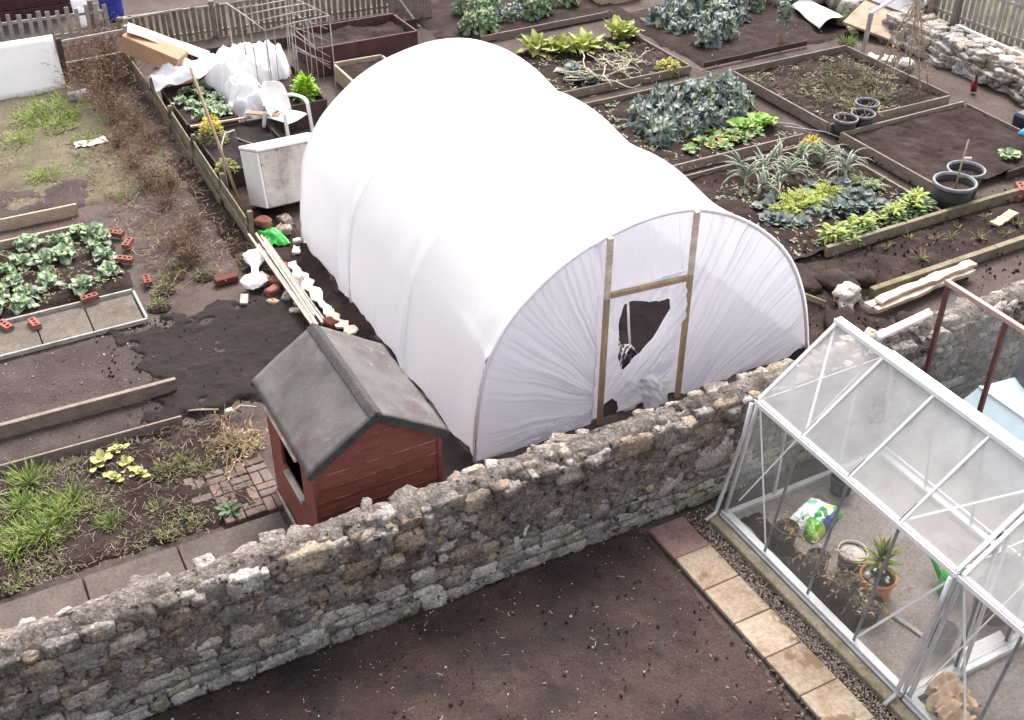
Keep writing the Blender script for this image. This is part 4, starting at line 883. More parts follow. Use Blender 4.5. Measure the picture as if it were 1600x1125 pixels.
o = bpy.data.objects.new('dry_bean_vines', m_stems(5, 90, .45, .22, ((.27, .2, .115), (.19, .14, .08), (.36, .29, .19)), 1.9, .0045)); COL.objects.link(o); o.location = (2.0, 9.8, .03); o.scale = (1.0, 1.35, .6); tag(o, 'heap of straw coloured dead vines beside the shed wall', 'dead vines')
# dead brambles along the boundary
brm = [m_stems(i+20, 95, .8, .24, droop=.75) for i in range(3)]
BR = [(2.7, 21.5), (2.68, 20.12), (3.07, 20.89), (2.95, 19.37), (2.75, 17.81), (2.79, 16.99), (2.85, 16.26), (2.89, 15.53), (2.75, 14.34), (2.76, 13.86), (3.1, 18.3), (3.3, 21.9), (2.95, 18.8), (3.05, 14.7), (2.6, 21.0), (3.1, 20.2), (3.12, 17.4), (3.1, 16.1), (3.2, 21.3), (3.3, 20.6), (3.25, 17.8)]
BR = [(x-.2, y) if y < 20.3 else (x, y) for x, y in BR]
planting('bramble', 'bramble', brm, [p for p in BR if p[1] > 18.5], .0, 'dead brown bramble near the white panel', 'dead brambles by the fence corner', (.8, 1.1))
planting('bramble', 'bramble', brm, [p for p in BR if p[1] <= 18.5], .0, 'dead brown bramble along the low board fence', 'dead brambles along the low fence', (.5, .8))
tgl = [m_tuft(i+30, ((.17, .28, .03), (.23, .33, .05), (.25, .28, .09)), 330, .08, .26, 'turfsoil') for i in range(2)]
planting('grass_tussock', 'grass tussock', tgl, [(2.0, 19.75, 1.4), (2.1, 19.4, 1.2), (1.85, 19.1), (2.18, 18.3, .8), (1.3, 17.3, .8), (1.5, 19.5), (1.65, 19.85, 1.2), (1.2, 18.8, .9)], .03, 'fresh green tussock on the turf by the white panel', 'green tussocks on the turf', (1.1, 1.4))
planting('grass_tussock', 'grass tussock', ty, [(2.6, 14.0), (2.45, 13.75), (2.3, 13.55), (2.65, 13.4), (2.1, 13.3), (1.95, 12.95)], .02, 'yellowish tussock between the bricks and white bag', 'yellow tussocks near the bricks', (.8, 1.1))
planting('soil_sprout', 'seedling', [m_tuft(50, ((.22, .25, .07), (.32, .3, .12)), 12, .14, .04)], [(11.46, 9.8), (11.74, 9.6), (12.28, 9.7), (12.83, 9.75), (13.09, 9.4), (11.92, 9.5), (12.31, 9.35), (11.19, 9.3), (12.7, 9.25), (11.0, 9.75)], .05, 'thin grassy sprout above the split planks', 'sprouts above the split planks', (.8, 1.3))

# loose cover nobody could count
def scatter(name, m, n, area, make, label=None):
    mb = MB()
    for i in range(n):
        x, y = area()
        if x is None: continue
        make(mb, x, y)
    return tag(mb.build(name, m), kind='stuff')
def blade(cols, h, z=.02):
    def f(mb, x, y): leaf(mb, (x, y, z), rnd(0, 6.28), rnd(.2, 1.4), h*rnd(.4, 1.3), .012, rnd(.3, 1.5), vary(random.choice(cols), .3), P_BLADE, 3, .2)
    return f
def turf():
    x, y = rnd(-1, 3.3), rnd(16.4, 21.2); return (x, y) if ns(x*1.3, y*1.3, 5)+rnd(-.35, .35) > -.1 else (None, None)
scatter('grass', 'leaf', 7000, turf, blade(((.27, .24, .14), (.22, .22, .1), (.34, .29, .19), (.13, .18, .05)), .09))
def weedy():
    x, y = rnd(-1, 1.9), rnd(8.7, 10.4); return (x, y) if ns(x*2, y*2, 9)+rnd(-.3, .3)-.4*(x-.1) > .0 else (None, None)
scatter('grass', 'leaf', 9000, weedy, blade(((.2, .18, .12), (.19, .2, .08), (.25, .215, .15), (.14, .2, .05)), .065, .04))
def litter(cols, r=.004, l=.09, z=.03):
    def f(mb, x, y):
        a = rnd(0, 6.28); d = V((cos(a), sin(a), rnd(-.1, .4)))*l*rnd(.4, 1.4); p = V((x, y, z+rnd(0, .03))); q = V((rnd(-1, 1), rnd(-1, 1), rnd(-.2, .5)))*l*.25
        mb.tube([p, p+d*.5+q, p+d], r*rnd(.6, 1.4), 3, vary(random.choice(cols)), cap=False)
    return f
scatter('dry_weeds', 'dry', 1500, lambda: (rnd(-1, 1.9), rnd(8.7, 10.42)), litter(((.2, .165, .125), (.13, .1, .08), (.27, .23, .18)), .003, .085, .04))
scatter('dry_weeds', 'dry', 900, lambda: (rnd(1.9, 3.4), rnd(13.1, 18.5)), litter(((.24, .17, .12), (.3, .23, .16), (.18, .15, .09)), .005, .14))
scatter('dry_weeds', 'dry', 420, lambda: (rnd(12.9, 15.4), rnd(13.1, 15.5)), litter(((.24, .19, .13), (.18, .14, .09)), .004, .12, .1))
scatter('dry_weeds', 'dry', 350, lambda: (rnd(8.7, 12.3), rnd(10.1, 18.2)), litter(((.4, .35, .26), (.28, .22, .15)), .005, .09, .11))
def crumb(cols, s0, s1, z=.02):
    def f(mb, x, y):
        s = s0+(s1-s0)*rnd(0, 1)**3; p = V((x, y, z+s*.3)); q = Euler((rnd(0, 3), rnd(0, 3), rnd(0, 3))).to_matrix()
        o6 = [p+q@V(a)*s for a in ((1.1, 0, 0), (-.9, 0, .1), (0, .8, 0), (0, -.8, 0), (0, 0, .5), (0, .1, -.5))]
        mb.add(o6, [(0, 2, 4), (2, 1, 4), (1, 3, 4), (3, 0, 4), (2, 0, 5), (1, 2, 5), (3, 1, 5), (0, 3, 5)], vary(random.choice(cols)))
    return f
PB = ((.4, .36, .32), (.3, .26, .22), (.55, .52, .48), (.2, .15, .12))
def lowleaf(cols, s):
    def f(mb, x, y):
        a = rnd(0, 6.28); c = random.choice(cols)
        for k in range(random.randint(2, 5)): leaf(mb, (x+rnd(-.03, .03), y+rnd(-.03, .03), .1), a+k*1.7, rnd(.1, .9), s*rnd(.5, 1.3), s*.5*rnd(.6, 1.2), rnd(.2, 1.4), vary(c, .3), None, 3, .1)
    return f
def inbeds():
    k = rnd(0, 1); x, y = (rnd(9.4, 12.2), rnd(10.1, 12.5)) if k < .4 else ((rnd(9.6, 12.2), rnd(13.15, 15.5)) if k < .8 else (rnd(9.5, 12.2), rnd(16.4, 18.2)))
    return (x, y) if ns(x*1.9, y*1.9, 3)+rnd(-.35, .35) > 0 else (None, None)
scatter('bed_weeds', 'leaf', 1500, inbeds, lowleaf(((.15, .19, .1), (.2, .22, .14), (.24, .22, .1), (.13, .17, .14)), .07))
scatter('bed_weeds', 'leaf', 380, lambda: (rnd(-.3, 1.7), rnd(13.6, 15.2)), lowleaf(((.13, .16, .07), (.2, .2, .1)), .05))
scatter('bed_weeds', 'leaf', 420, lambda: next(((x, y) if ns(x*1.7, y*1.7, 8) > .08 else (None, None)) for x, y in [(rnd(12.9, 15.3), rnd(13.1, 15.5))]), lowleaf(((.13, .18, .09), (.2, .22, .1), (.2, .1, .08)), .08))
scatter('soil_pebbles', 'pebble', 1500, lambda: (rnd(-.5, 5.1), 6.8-4*rnd(0, 1)**1.3), crumb(PB, .003, .016, .034))
scatter('soil_pebbles', 'pebble', 420, lambda: (rnd(-1, 2.2), rnd(10.5, 12.6)), crumb(PB, .006, .022, .03))
scatter('soil_pebbles', 'pebble', 500, lambda: (rnd(-.5, 2.9), rnd(13.3, 17.5)), crumb(PB, .006, .02, .04))
scatter('soil_pebbles', 'pebble', 700, lambda: (rnd(8.6, 16), rnd(8.3, 18)), crumb(PB, .006, .024, .05))
scatter('soil_clods', 'soil', 1600, lambda: (rnd(8.4, 15.4), rnd(7.3, 12.6)), crumb(((1, 1, 1),), .012, .042, .06))
scatter('soil_clods', 'fresh', 420, lambda: (rnd(1.0, 2.2), rnd(10.2, 12.9)), crumb(((1, 1, 1),), .006, .03, .03))
scatter('soil_clods', 'fresh', 260, lambda: (rnd(1.5, 4.0), rnd(10.3, 12.5)), crumb(((1, 1, 1),), .008, .03, .04))
scatter('soil_clods', 'nearsoil', 1500, lambda: (rnd(-.5, 5.05), 6.78-4*rnd(0, 1)**1.5), crumb(((1, 1, 1),), .006, .03, .03))
scatter('edge_stones', 'pebble', 130, lambda: (rnd(4.93, 5.13), rnd(3.5, 5.1)), crumb(((.17, .14, .11), (.11, .09, .075), (.09, .08, .055)), .01, .045, .015))
scatter('soil_twigs', 'dry', 130, lambda: (rnd(-.3, 5.1), 6.7-4*rnd(0, 1)), litter(((.4, .34, .27), (.25, .17, .12)), .003, .05, .035))
# ================================================================ FENCES AND FAR THINGS
def picket(label, a, b, h, step, w, m, rails=(.25, .8), post=None, tilt=.03, t=.018, base=0, rm=None, pointed=False):
    f = thing('picket_fence', label, 'fence'); a, b = V(a), V(b); d = b-a; L_ = d.length; d.normalize(); nrm = V((-d.y, d.x, 0)); n = int(L_/step)
    az = math.atan2(d.y, d.x)
    for i in range(n+1):
        p = a+d*(i*step+rnd(-.012, .012)); hh = h*rnd(.93, 1.06); mb = MB()
        mb.box(p+V((0, 0, base+hh/2))-nrm*.02, (w*rnd(.9, 1.1), t, hh), (0, rnd(-tilt, tilt), az), .004); mb.build('picket', m, f)
    for r in rails:
        mb = MB(); mb.bar(a+V((0, 0, base+h*r)), b+V((0, 0, base+h*r+rnd(-.01, .01))), .03, .055); mb.build('rail', rm or m, f)
    for q in (post or []):
        mb = MB(); p = a+d*q; mb.box(p+V((0, 0, base+h*.54))+nrm*.05, (.1, .1, h*1.12), (0, rnd(-.03, .03), az), .01); mb.build('fence_post', 'concrete' if post else m, f)
    return rebase(f)
picket('brown picket fence behind the maroon trough and the polythene pile', (3.6, 22.1, 0), (9.0, 21.75, 0), .62, .115, .07, 'greenwood', (.2, .95), [1.75, 5.4], rm='greywood')
picket('pale weathered picket fence in front of the maroon shed', (-.2, 23.1, 0), (3.55, 22.85, 0), .68, .17, .08, 'greywood', (.25, .78), [.2, 3.5])
picket('silver grey picket fence above the stone terrace at top right', (17.95, 13.0, .26), (17.8, 17.0, .24), .95, .13, .08, 'greywood', (.2, .8), [2.35])
# low board fence running away beside the tunnel
lf = thing('board_fence', 'low leaning board fence with lichen between the brambles and the raised beds', 'fence')
yy = 13.9; k = 0
while yy < 21.0:
    l = rnd(1.15, 1.5); y2 = min(21.1, yy+l)
    for j, zz in enumerate((.09, .24, .37)):
        mb = MB(); mb.bar((3.42+rnd(-.03, .03), yy-.02, zz+rnd(-.02, .02)), (3.44+rnd(-.03, .03), y2, zz+rnd(-.03, .03)), .022, .13); mb.build('board', 'greenwood', lf)
    mb = MB(); mb.box((3.48, yy+.05, .24), (.07, .07, .52), (rnd(-.06, .06), rnd(-.1, .1), 0), .008); mb.build('fence_post', 'greenwood', lf)
    yy = y2+.01
rebase(lf)
wf = thing('wire_fence', 'wooden post fence with two thin rails through the brown brambles', 'fence')
for x, h in ((2.36, .82), (3.52, .86)):
    mb = MB(); mb.box((x, 20.9, h/2), (.09, .09, h), (0, .02, 0), .008); mb.build('fence_post', 'darkwood' if x < 3 else 'greywood', wf)
for z in (.38, .76):
    mb = MB(); mb.bar((2.38, 20.87, z), (3.5, 20.87, z+.03), .03, .045 if z > .5 else .025); mb.build('rail', 'greywood', wf)
rebase(wf)
pl = thing('corner_post', 'pale weathered post at the corner where the two fences meet', 'post')
mb = MB(); mb.box((3.6, 21.35, .42), (.075, .075, .84), (.0, .03, .1), .008); mb.build('post', 'greywood', pl)
mb = MB(); mb.bar((3.58, 21.4, .8), (4.75, 21.9, .66), .025, .03); mb.build('rail', 'greywood', pl); rebase(pl)
mb = MB()
def wp(u, v): return (-1.4+3.7*u, 20.62+.4*v+.012*ns(u*3, v*3), .0+.86*v)
mb.grid(wp, 24, 8); tag(mb.build('plastic_sheet', 'white', None, True, solid=.02), 'big plain white sheet panel leaning on the fence at the left edge', 'panel')
ms = thing('maroon_shed', 'maroon boarded shed wall beyond the picket fence at top left', 'shed')
for k in range(6):
    mb = MB(); mb.box((1.2, 24.6, .12+k*.24), (4.0, .04, .235), (.12, 0, -.03), .01); mb.build('cladding_board', 'maroon', ms)
mb = MB(); mb.box((1.2, 25.3, .7), (3.9, 1.3, 1.35)); mb.build('shed_body', 'maroon', ms); rebase(ms)
mb = MB(); mb.lathe([(0, 0), (.2, 0), (.215, .05), (.225, .3), (.215, .34), (.225, .38), (.22, .66), (.205, .7), (.19, .7), (.18, .66), (0, .66)], (3.83, 23.9, 0), 24); tag(mb.build('plastic_barrel', 'blueplastic', None, True), 'deep blue plastic barrel behind the fence at top left', 'barrel')
mb = MB(); mb.grid(lambda u, v: (3.08+.3*u+.03*ns(u*4, v*4), 23.6+.25*v, .02+.5*v+.05*ns(u*5, v*5, 3)), 14, 14); tag(mb.build('white_sack', 'poly', None, True, solid=.05), 'small bright white sack between the maroon shed and the blue barrel', 'sack')
for i, (xa, ya, l, h, lb) in enumerate(((9.0, 20.6, 1.0, .85, 'grey timber panel leaning behind the maroon trough'), )):
    mb = MB()
    for k in range(6): mb.box((8.75+k*.13, 21.3-.05*k, h/2), (.124, .03, h*rnd(.95, 1.03)), (-.1, 0, -.2), .005)
    tag(mb.build('timber_hoarding', 'wood'), lb, 'panel')
mb = MB(); mb.bar((8.55, 21.5, .95), (9.0, 20.6, .02), .06, .04); tag(mb.build('prop_stick', 'wood'), 'grey stick leaning against the timber panel behind the trough', 'stick')
soil('path_cross', 8.45, 9.6, 18.3, 21, .012, .012, 'greysoil', res=.1, rag=.1, seed=60)
ed = thing('plastic_edging', 'dark green scalloped edging strip at the foot of the brown picket fence', 'edging')
for i in range(30): mb = MB(); mb.box((4.0+i*.17, 20.75-.012*i+.25, .09), (.165, .03, .2), (0, 0, -.06), .03); mb.build('edging_piece', 'greenedge' if 'greenedge' in M else 'darkwood', ed)
rebase(ed)

# ---- cardboard, polythene, chair, appliance
cb = thing('cardboard_box', 'long flat opened cardboard box resting across the fence corner', 'cardboard box')
mb = MB(); A = V((3.3, 19.75, 1.02)); B_ = V((4.02, 19.15, .68)); mb.bar(A, B_, .42, .3, (0, 0, 1), .01); mb.build('box_body', 'card', cb)
mb = MB(); mb.grid(lambda u, v: (3.3+1.2*u+.12*v, 19.55+.45*v-.38*u, 1.2-.58*u+.02*ns(u*3, v*3)+.0*v), 16, 6); mb.build('box_flap', 'cardpale', cb, True, solid=.012)
rebase(cb)
mb = MB(); mb.grid(lambda u, v: (3.62+.8*u, 19.02+.12*v+.06*u, .36+.14*v+.01*ns(u*3, v)), 12, 6); tag(mb.build('cardboard_sheet', 'card', None, True, solid=.012), 'flat tan cardboard sheet at the back of the young cabbage bed', 'cardboard')
mb = MB(); mb.tube([(4.42, 19.02, .66), (4.4, 19.0, .55), (4.33, 18.95, .48), (4.2, 18.9, .43)], .016, 6); tag(mb.build('black_pipe', 'blackplastic', None, True), 'short bent black pipe in front of the white polythene', 'pipe')
mb = MB()
def blob(c, d, sd, nn=26):
    def fn(u, v):
        a, b = 2*pi*u, pi*(v-.5); q = V((cos(a)*cos(b), sin(a)*cos(b), sin(b)))
        r = 1+.22*N.noise(q*1.6+V((sd, 0, 0)))+.13*abs(N.noise(q*4+V((0, sd, 0))))+.07*abs(N.noise(q*9+V((0, 0, sd))))
        return (c[0]+d[0]*q.x*r, c[1]+d[1]*q.y*r, max(.02, c[2]+d[2]*q.z*r))
    mb.grid(fn, nn*2, nn)
def heap(u, v):
    x = 4.2+1.7*u; y = 17.6+1.95*v
    def lump(cx, cy, rx, ry, h, k=3): return h*max(0, 1-(abs((x-cx)/rx)**2.4+abs((y-cy)/ry)**2.4))**(1/k)
    top = max(lump(4.95, 18.9, .62, .52, .8), lump(5.4, 18.95, .4, .42, .74), lump(4.78, 18.3, .34, .6, .46), lump(4.66, 17.95, .3, .3, .2))
    f = min(1, top*6)
    r1 = max(0, 1-abs(N.noise(V((x*3+y*1.2, y*3, 2))))*2.4)**2; r2 = max(0, 1-abs(N.noise(V((x*7, y*7-x*2, 9))))*2.4)**2
    top += f*(.15*r1+.07*r2+.12*ns(x*4, y*4, 3)-.04)
    return (x+f*.07*ns(x*6, y*6, 5), y+f*.07*ns(x*6, y*6, 15), max(.0, top))
mb.grid(heap, 110, 120, keep=lambda u, v: heap(u, v)[2] > .05)
mb.grid(lambda u, v: (3.45+1.1*u, 18.75+.65*v-.2*u, .42+.3*u+.16*sin(pi*v)*sin(pi*min(1, u+.25))+.09*ns(u*4, v*4, 2)+.08*max(0, ridge(u*4+v*2))**2), 40, 26)
tag(mb.build('polythene_heap', 'poly', None, True), 'big crumpled heap of white polythene beside the cane frame', 'polythene')
# monobloc chair, modelled facing -Y around its own origin
chr_ = thing('garden_chair', 'white plastic garden armchair behind the tunnel, facing the camera', 'chair')
ca, cc_ = R(30), V((5.03, 16.93, .0))
def CH(x, y, z): return (cc_.x+x*cos(ca)-y*sin(ca), cc_.y+x*sin(ca)+y*cos(ca), z)
def cpart(nm, fn, nu, nv, th=.012): mb = MB(); mb.grid(fn, nu, nv); return mb.build(nm, 'white', chr_, True, solid=th)
cpart('seat', lambda u, v: CH((u-.5)*(.46-.06*v), -.24+.46*v, .42-.03*v-.02*sin(pi*u)+.02*(1-v)**4*-1), 14, 12, .016)
def bk(u, v):
    w_ = .46+.1*sin(pi*v*.8); x = (u-.5)*w_*(1 if v < .7 else math.sqrt(max(.02, 1-((v-.7)/.31)**2))); return CH(x, .22+.16*v-.14*abs(2*u-1)**2.2*(1-.3*v), .41+.47*v)
cpart('backrest', bk, 18, 18)
for s in (-1, 1):
    mb = MB(); pts = [CH(s*.25, .2, .62), CH(s*.275, .08, .645), CH(s*.285, -.06, .645), CH(s*.28, -.18, .63), CH(s*.27, -.24, .57)]
    for a, b in zip(pts, pts[1:]): mb.bar(a, b, .065, .022, ch=.008)
    mb.build('armrest', 'white', chr_)
    for nm, p, q in (('leg', CH(s*.27, -.235, .58), CH(s*.285, -.28, 0)), ('leg', CH(s*.235, .21, .5), CH(s*.26, .3, 0))):
        mb = MB(); mb.bar(p, q, .055, .035, (0, 1, 0), ch=.01); mb.build(nm, 'white', chr_)
rebase(chr_)
ap = thing('chest_appliance', 'discarded stained white appliance lying tilted between the fence and the tunnel', 'appliance')
mt = Euler((-.3, .07, .15)); o3 = V((4.36, 14.88, .47))
def AP(c, d, nm, m, ch=.02): mb = MB(); mb.box(o3+mt.to_matrix()@V(c), d, tuple(mt), ch); mb.build(nm, m, ap)
AP((0, 0, 0), (1.04, .56, .8), 'cabinet', 'offwhite'); AP((0, .0, .425), (1.1, .61, .05), 'top_panel', 'topwhite'); AP((-.53, 0, 0), (.03, .57, .78), 'side_panel', 'topwhite', .008)
AP((.2, -.29, .1), (.12, .02, .03), 'handle', 'rimgrey', .004)
rebase(ap)
# frame of canes
cf = thing('plant_support', 'open frame of thin pale canes standing over the raised bed', 'plant frame')
def cane(par, p, q, r=.01, m='cane', nm='cane'):
    p, q = V(p), V(q); mid = (p+q)/2+V((rnd(-.015, .015),)*3); mb = MB(); mb.tube([p, mid, q], r, 6); return mb.build(nm, m, par, True)
tp = [(5.1, 17.75, 1.5), (6.25, 17.95, 1.5), (4.95, 19.3, 1.5), (5.95, 19.3, 1.5)]
_cane = cane
def cane(par, p, q, r=.01, m='greywood', nm='cane'): return _cane(par, p, q, r, m, nm)
for p in tp: cane(cf, (p[0], p[1], .05), p)
for a, b in ((0, 1), (2, 3), (0, 2), (1, 3)): cane(cf, tp[a], tp[b])
for f in (.3, .55, .8): cane(cf, V(tp[0]).lerp(V(tp[2]), f), V(tp[1]).lerp(V(tp[3]), f))
for k in range(14):
    f = rnd(0, 1); s_ = random.choice((0, 1, 2)); a = V(tp[s_ if s_ < 2 else 0]); b = V(tp[2+s_ if s_ < 2 else 1]); p = a.lerp(b, f); cane(cf, (p.x+rnd(-.05, .05), p.y, .3), p, .007)
for k in range(6): z = rnd(.4, 1.3); cane(cf, (5.95, 19.2, z), (6.2, 17.95, z+rnd(-.1, .1)), .004, 'greywood', 'string')
rebase(cf)
mb = MB(); mb.tube([(3.62, 14.75, 0), (3.5, 15.2, 1.0), (3.38, 15.6, 1.95)], .022, 7); tag(mb.build('garden_stake', 'doorwood', None, True), 'tall pale stake leaning over the low fence in front of the cabbages', 'stake')

# ---- boundary clutter below the appliance
bd = thing('timber_bundle', 'bundle of long pale battens lying along the boundary up to the shed roof', 'battens')
for k in range(6):
    dx = (k-2.5)*.032; mb = MB(); mb.bar((3.5+dx+rnd(-.02, .02), 14.0-rnd(0, .5), .2+rnd(0, .05)), (3.5+dx*1.1, 11.15+rnd(-.1, .5), .16+rnd(0, .03)), .028, .03); mb.build('batten', 'greywood' if k % 2 else 'paleplank', bd)
rebase(bd)
def plank(nm, lb, cat_, p, q, w_, t, m='paleplank', up=(0, 0, 1), rag=.015):
    mb = MB(); p, q = V(p), V(q); n = 14; d = (q-p)/n; sd = d.cross(V(up)).normalized(); u = sd.cross(d).normalized(); vs = []
    for i in range(n+1):
        c = p+d*i; a = rnd(-rag, rag); b = rnd(-rag, rag); z_ = rnd(-.004, .004)
        vs += [c+sd*(w_/2+a)+u*(t/2+z_), c-sd*(w_/2+b)+u*(t/2+z_), c-sd*(w_/2+b)-u*t/2, c+sd*(w_/2+a)-u*t/2]
    fs = [(i*4+k, i*4+(k+1) % 4, i*4+4+(k+1) % 4, i*4+4+k) for i in range(n) for k in range(4)]+[(3, 2, 1, 0), (n*4, n*4+1, n*4+2, n*4+3)]
    mb.add(vs, fs); return tag(mb.build(nm, m), lb, cat_)
plank('white_plank', 'peeling white plank on black soil beside the tunnel edge', 'plank', (3.72, 13.05, .1), (3.74, 11.72, .08), .14, .025, 'white', rag=.04)
plank('white_plank', 'shorter splintered white plank next to the shed roof', 'plank', (3.74, 11.75, .09), (3.82, 11.15, .08), .14, .025, 'paleplank', rag=.04)
mb = MB()
def bag(u, v):
    a = 2*pi*u; t = v; r = .04+.13*(math.exp(-((t-.16)/.14)**2))+.12*math.exp(-((t-.95)/.25)**2); p = V((3.1, 12.68, .1)).lerp(V((3.36, 13.42, .12)), t)
    r *= 1+.25*ns(cos(a)*2, sin(a)*2, t*6); return (p.x+r*cos(a)*.95, p.y+r*cos(a)*-.25+.03*ns(a, t*4), p.z+r*.55*sin(a)+.02)
mb.grid(bag, 30, 30); tag(mb.build('plastic_bag', 'poly', None, True), 'white plastic bag twisted at the middle, lying by the batten bundle', 'plastic bag')
mb = MB(); mb.grid(lambda u, v: (3.62+.3*u, 13.72+.45*v-.1*u, .04+.14*sin(pi*u)*sin(pi*v)+.05*ns(u*5, v*5, 4)), 16, 16); tag(mb.build('green_bag', 'greenplastic', None, True), 'small green plastic bag under the white appliance', 'plastic bag')
for i, (x, y, d, c, lb) in enumerate(((3.9, 13.35, .1, (.62, .6, .58), 'small white scrap beside the tunnel edge'), (4.0, 13.6, .07, (.55, .53, .5), 'tiny white scrap beside the green bag'))):
    mb = MB(); stone(mb, (x, y, .08), (d, d*1.6, .05), rnd(0, 3), i+60, c, .2, .5); tag(mb.build('white_scrap', 'pebble', None, True), lb, 'litter')
mb = MB(); mb.bar((3.62, 13.85, .09), (3.95, 14.1, .12), .02, .02); tag(mb.build('broken_stick', 'cane'), 'broken pale stick lying beside the green bag', 'stick')
mb = MB(); mb.box((2.92, 12.55, .05), (.1, .2, .03), (0.1, .1, -.35), .004); tag(mb.build('tile_piece', 'greywood'), 'pale piece of board lying on the edge of the black soil', 'board')
RUB = [(3.28, 12.9, .16, 'stone', (.36, .27, .2)), (3.42, 12.75, .15, 'brick', 0), (3.3, 12.55, .15, 'brick', 0), (3.42, 12.35, .13, 'stone', (.42, .36, .28)), (3.22, 12.3, .12, 'stone', (.3, .22, .16)), (3.5, 12.12, .12, 'stone', (.4, .36, .3)), (3.4, 12.0, .11, 'stone', (.42, .4, .36)), (3.6, 13.05, .16, 'brick', 0), (3.66, 12.6, .16, 'stone', (.32, .26, .22)), (3.75, 14.3, .2, 'brick', 0), (3.72, 12.25, .13, 'brickdark', 0), (3.95, 14.0, .16, 'stone', (.34, .26, .24)), (4.05, 14.25, .18, 'stone', (.28, .23, .21)), (3.68, 11.5, .15, 'brickdark', 0)]
for i, (x, y, d, m_, c) in enumerate(RUB):
    mb = MB(); stone(mb, (x, y, d*.35), (d*1.2, d*.9, d*.75), rnd(0, 3), i+80, c or (1, 1, 1), .25, .3)
    tag(mb.build('rubble_lump', m_, None, True), ('broken red brick in the rubble by the battens, %s' if 'brick' in m_ else 'rough stone lump in the rubble by the battens, %s') % ('near the bag', 'right of the white bag', 'below the white bag', 'lowest cluster upper', 'lowest cluster left', 'close to the shed roof upper', 'close to the shed roof', 'between the battens and planks upper', 'between the battens and planks', 'under the white appliance', 'between battens and the plank lower', 'by the green bag left', 'by the green bag right', 'hidden beside the shed ridge')[i], 'rubble', 'rubble along the boundary')
# ---- bricks lying about the cabbage bed
def brick_model():
    mb = MB(); L_, W_, H_ = .215, .1, .068
    xs_ = [-L_/2, -.083, -.047, -.018, .018, .047, .083, L_/2]; yc = [-W_/2, -.018, .018, W_/2]
    for zt, fl_ in ((H_, 0), (0, 1)):
        for i in range(7):
            for j in range(3):
                if j == 1 and i in (1, 3, 5) and zt: continue
                q = [(xs_[i], yc[j], zt), (xs_[i+1], yc[j], zt), (xs_[i+1], yc[j+1], zt), (xs_[i], yc[j+1], zt)]
                mb.add(q if zt else q[::-1], [(0, 1, 2, 3)])
    for i in (1, 3, 5):
        a, b, c, d = xs_[i], xs_[i+1], -.018, .018
        top = [(a, c, H_), (b, c, H_), (b, d, H_), (a, d, H_)]; bot = [(x, y, .012) for x, y, _ in top]
        mb.add(top+bot, [(0, 1, 5, 4), (1, 2, 6, 5), (2, 3, 7, 6), (3, 0, 4, 7), (4, 5, 6, 7)], (.25, .2, .2), 1)
    for q in ([(-L_/2, -W_/2), (L_/2, -W_/2)], [(L_/2, -W_/2), (L_/2, W_/2)], [(L_/2, W_/2), (-L_/2, W_/2)], [(-L_/2, W_/2), (-L_/2, -W_/2)]):
        (a, b), (c, d) = q; mb.add([(a, b, 0), (c, d, 0), (c, d, H_), (a, b, H_)], [(0, 1, 2, 3)])
    return mb.mesh('brick', ['brick', 'brickdark'])
bm = brick_model()
for i, (x, y, z, r, lb) in enumerate(((.17, 13.26, .055, 2.0, 'red three hole brick on the paving strip, at the left edge of the photo'), (.49, 13.14, .055, 1.75, 'red three hole brick standing alone on the paving strip'), (1.2, 13.36, .09, .1, 'red three hole brick lying along the back edge of the paving strip'), (1.87, 14.96, .04, -.7, 'tan brick at the top of the line beside the cabbages'), (1.95, 14.6, .05, 1.0, 'red brick second from the top of the line beside the cabbages'), (1.82, 14.2, .04, -.6, 'red brick third from the top of the line beside the cabbages'), (1.95, 13.55, .03, 1.5, 'red three hole brick alone on the soil right of the cabbages'))):
    o = bpy.data.objects.new('brick', bm); COL.objects.link(o); o.location = (x, y, z); o.rotation_euler = (rnd(-.05, .05), rnd(-.05, .05), r); o.scale = (.98,)*3; tag(o, lb, 'brick', 'loose bricks around the cabbage bed')
mb = MB(); mb.box((2.86, 13.12, .05), (.3, .12, .09), (0, .05, .1), .008); tag(mb.build('brick', 'brickdark'), 'dark red long brick lying under the brambles', 'brick')
mb = MB(); mb.grid(lambda u, v: (1.95+.5*u, 18.05+.22*v+.05*ns(u*3, v), .05+.02*ns(u*6, v*6)), 16, 8); tag(mb.build('white_litter', 'white', None, True), 'flat white scrap of litter on the rough turf', 'litter')
mb = MB(); stone(mb, (2.4, 19.95, .1), (.3, .22, .2), .4, 99, (.34, .32, .32), .4, .25); tag(mb.build('grey_stone', 'stone', None, True), 'grey boulder at the foot of the brambles near the white panel', 'stone')
mb = MB(); mb.bar((2.2, 20.4, .2), (2.45, 20.05, .12), .03, .02); tag(mb.build('pale_stick', 'cane'), 'pale stick leaning on the grey boulder', 'stick')
mb = MB(); mb.tube([(1.68, 10.62, .05), (1.8, 10.55, .07), (1.98, 10.5, .04)], .012, 5); tag(mb.build('bent_stick', 'cane', None, True), 'curved pale stick on the black soil at the end of the planks', 'stick')
mb = MB(); stone(mb, (2.06, 10.35, .08), (.08, .07, .07), 0, 5, (.5, .48, .44)); mb.tube([(2.06, 10.35, .06), (2.2, 10.38, .1), (2.35, 10.3, .08)], .01, 5, (.5, .44, .34)); tag(mb.build('pale_stalk', 'dry', None, True), 'pale stalk with a round knob lying on the black soil beside the shed', 'stalk')

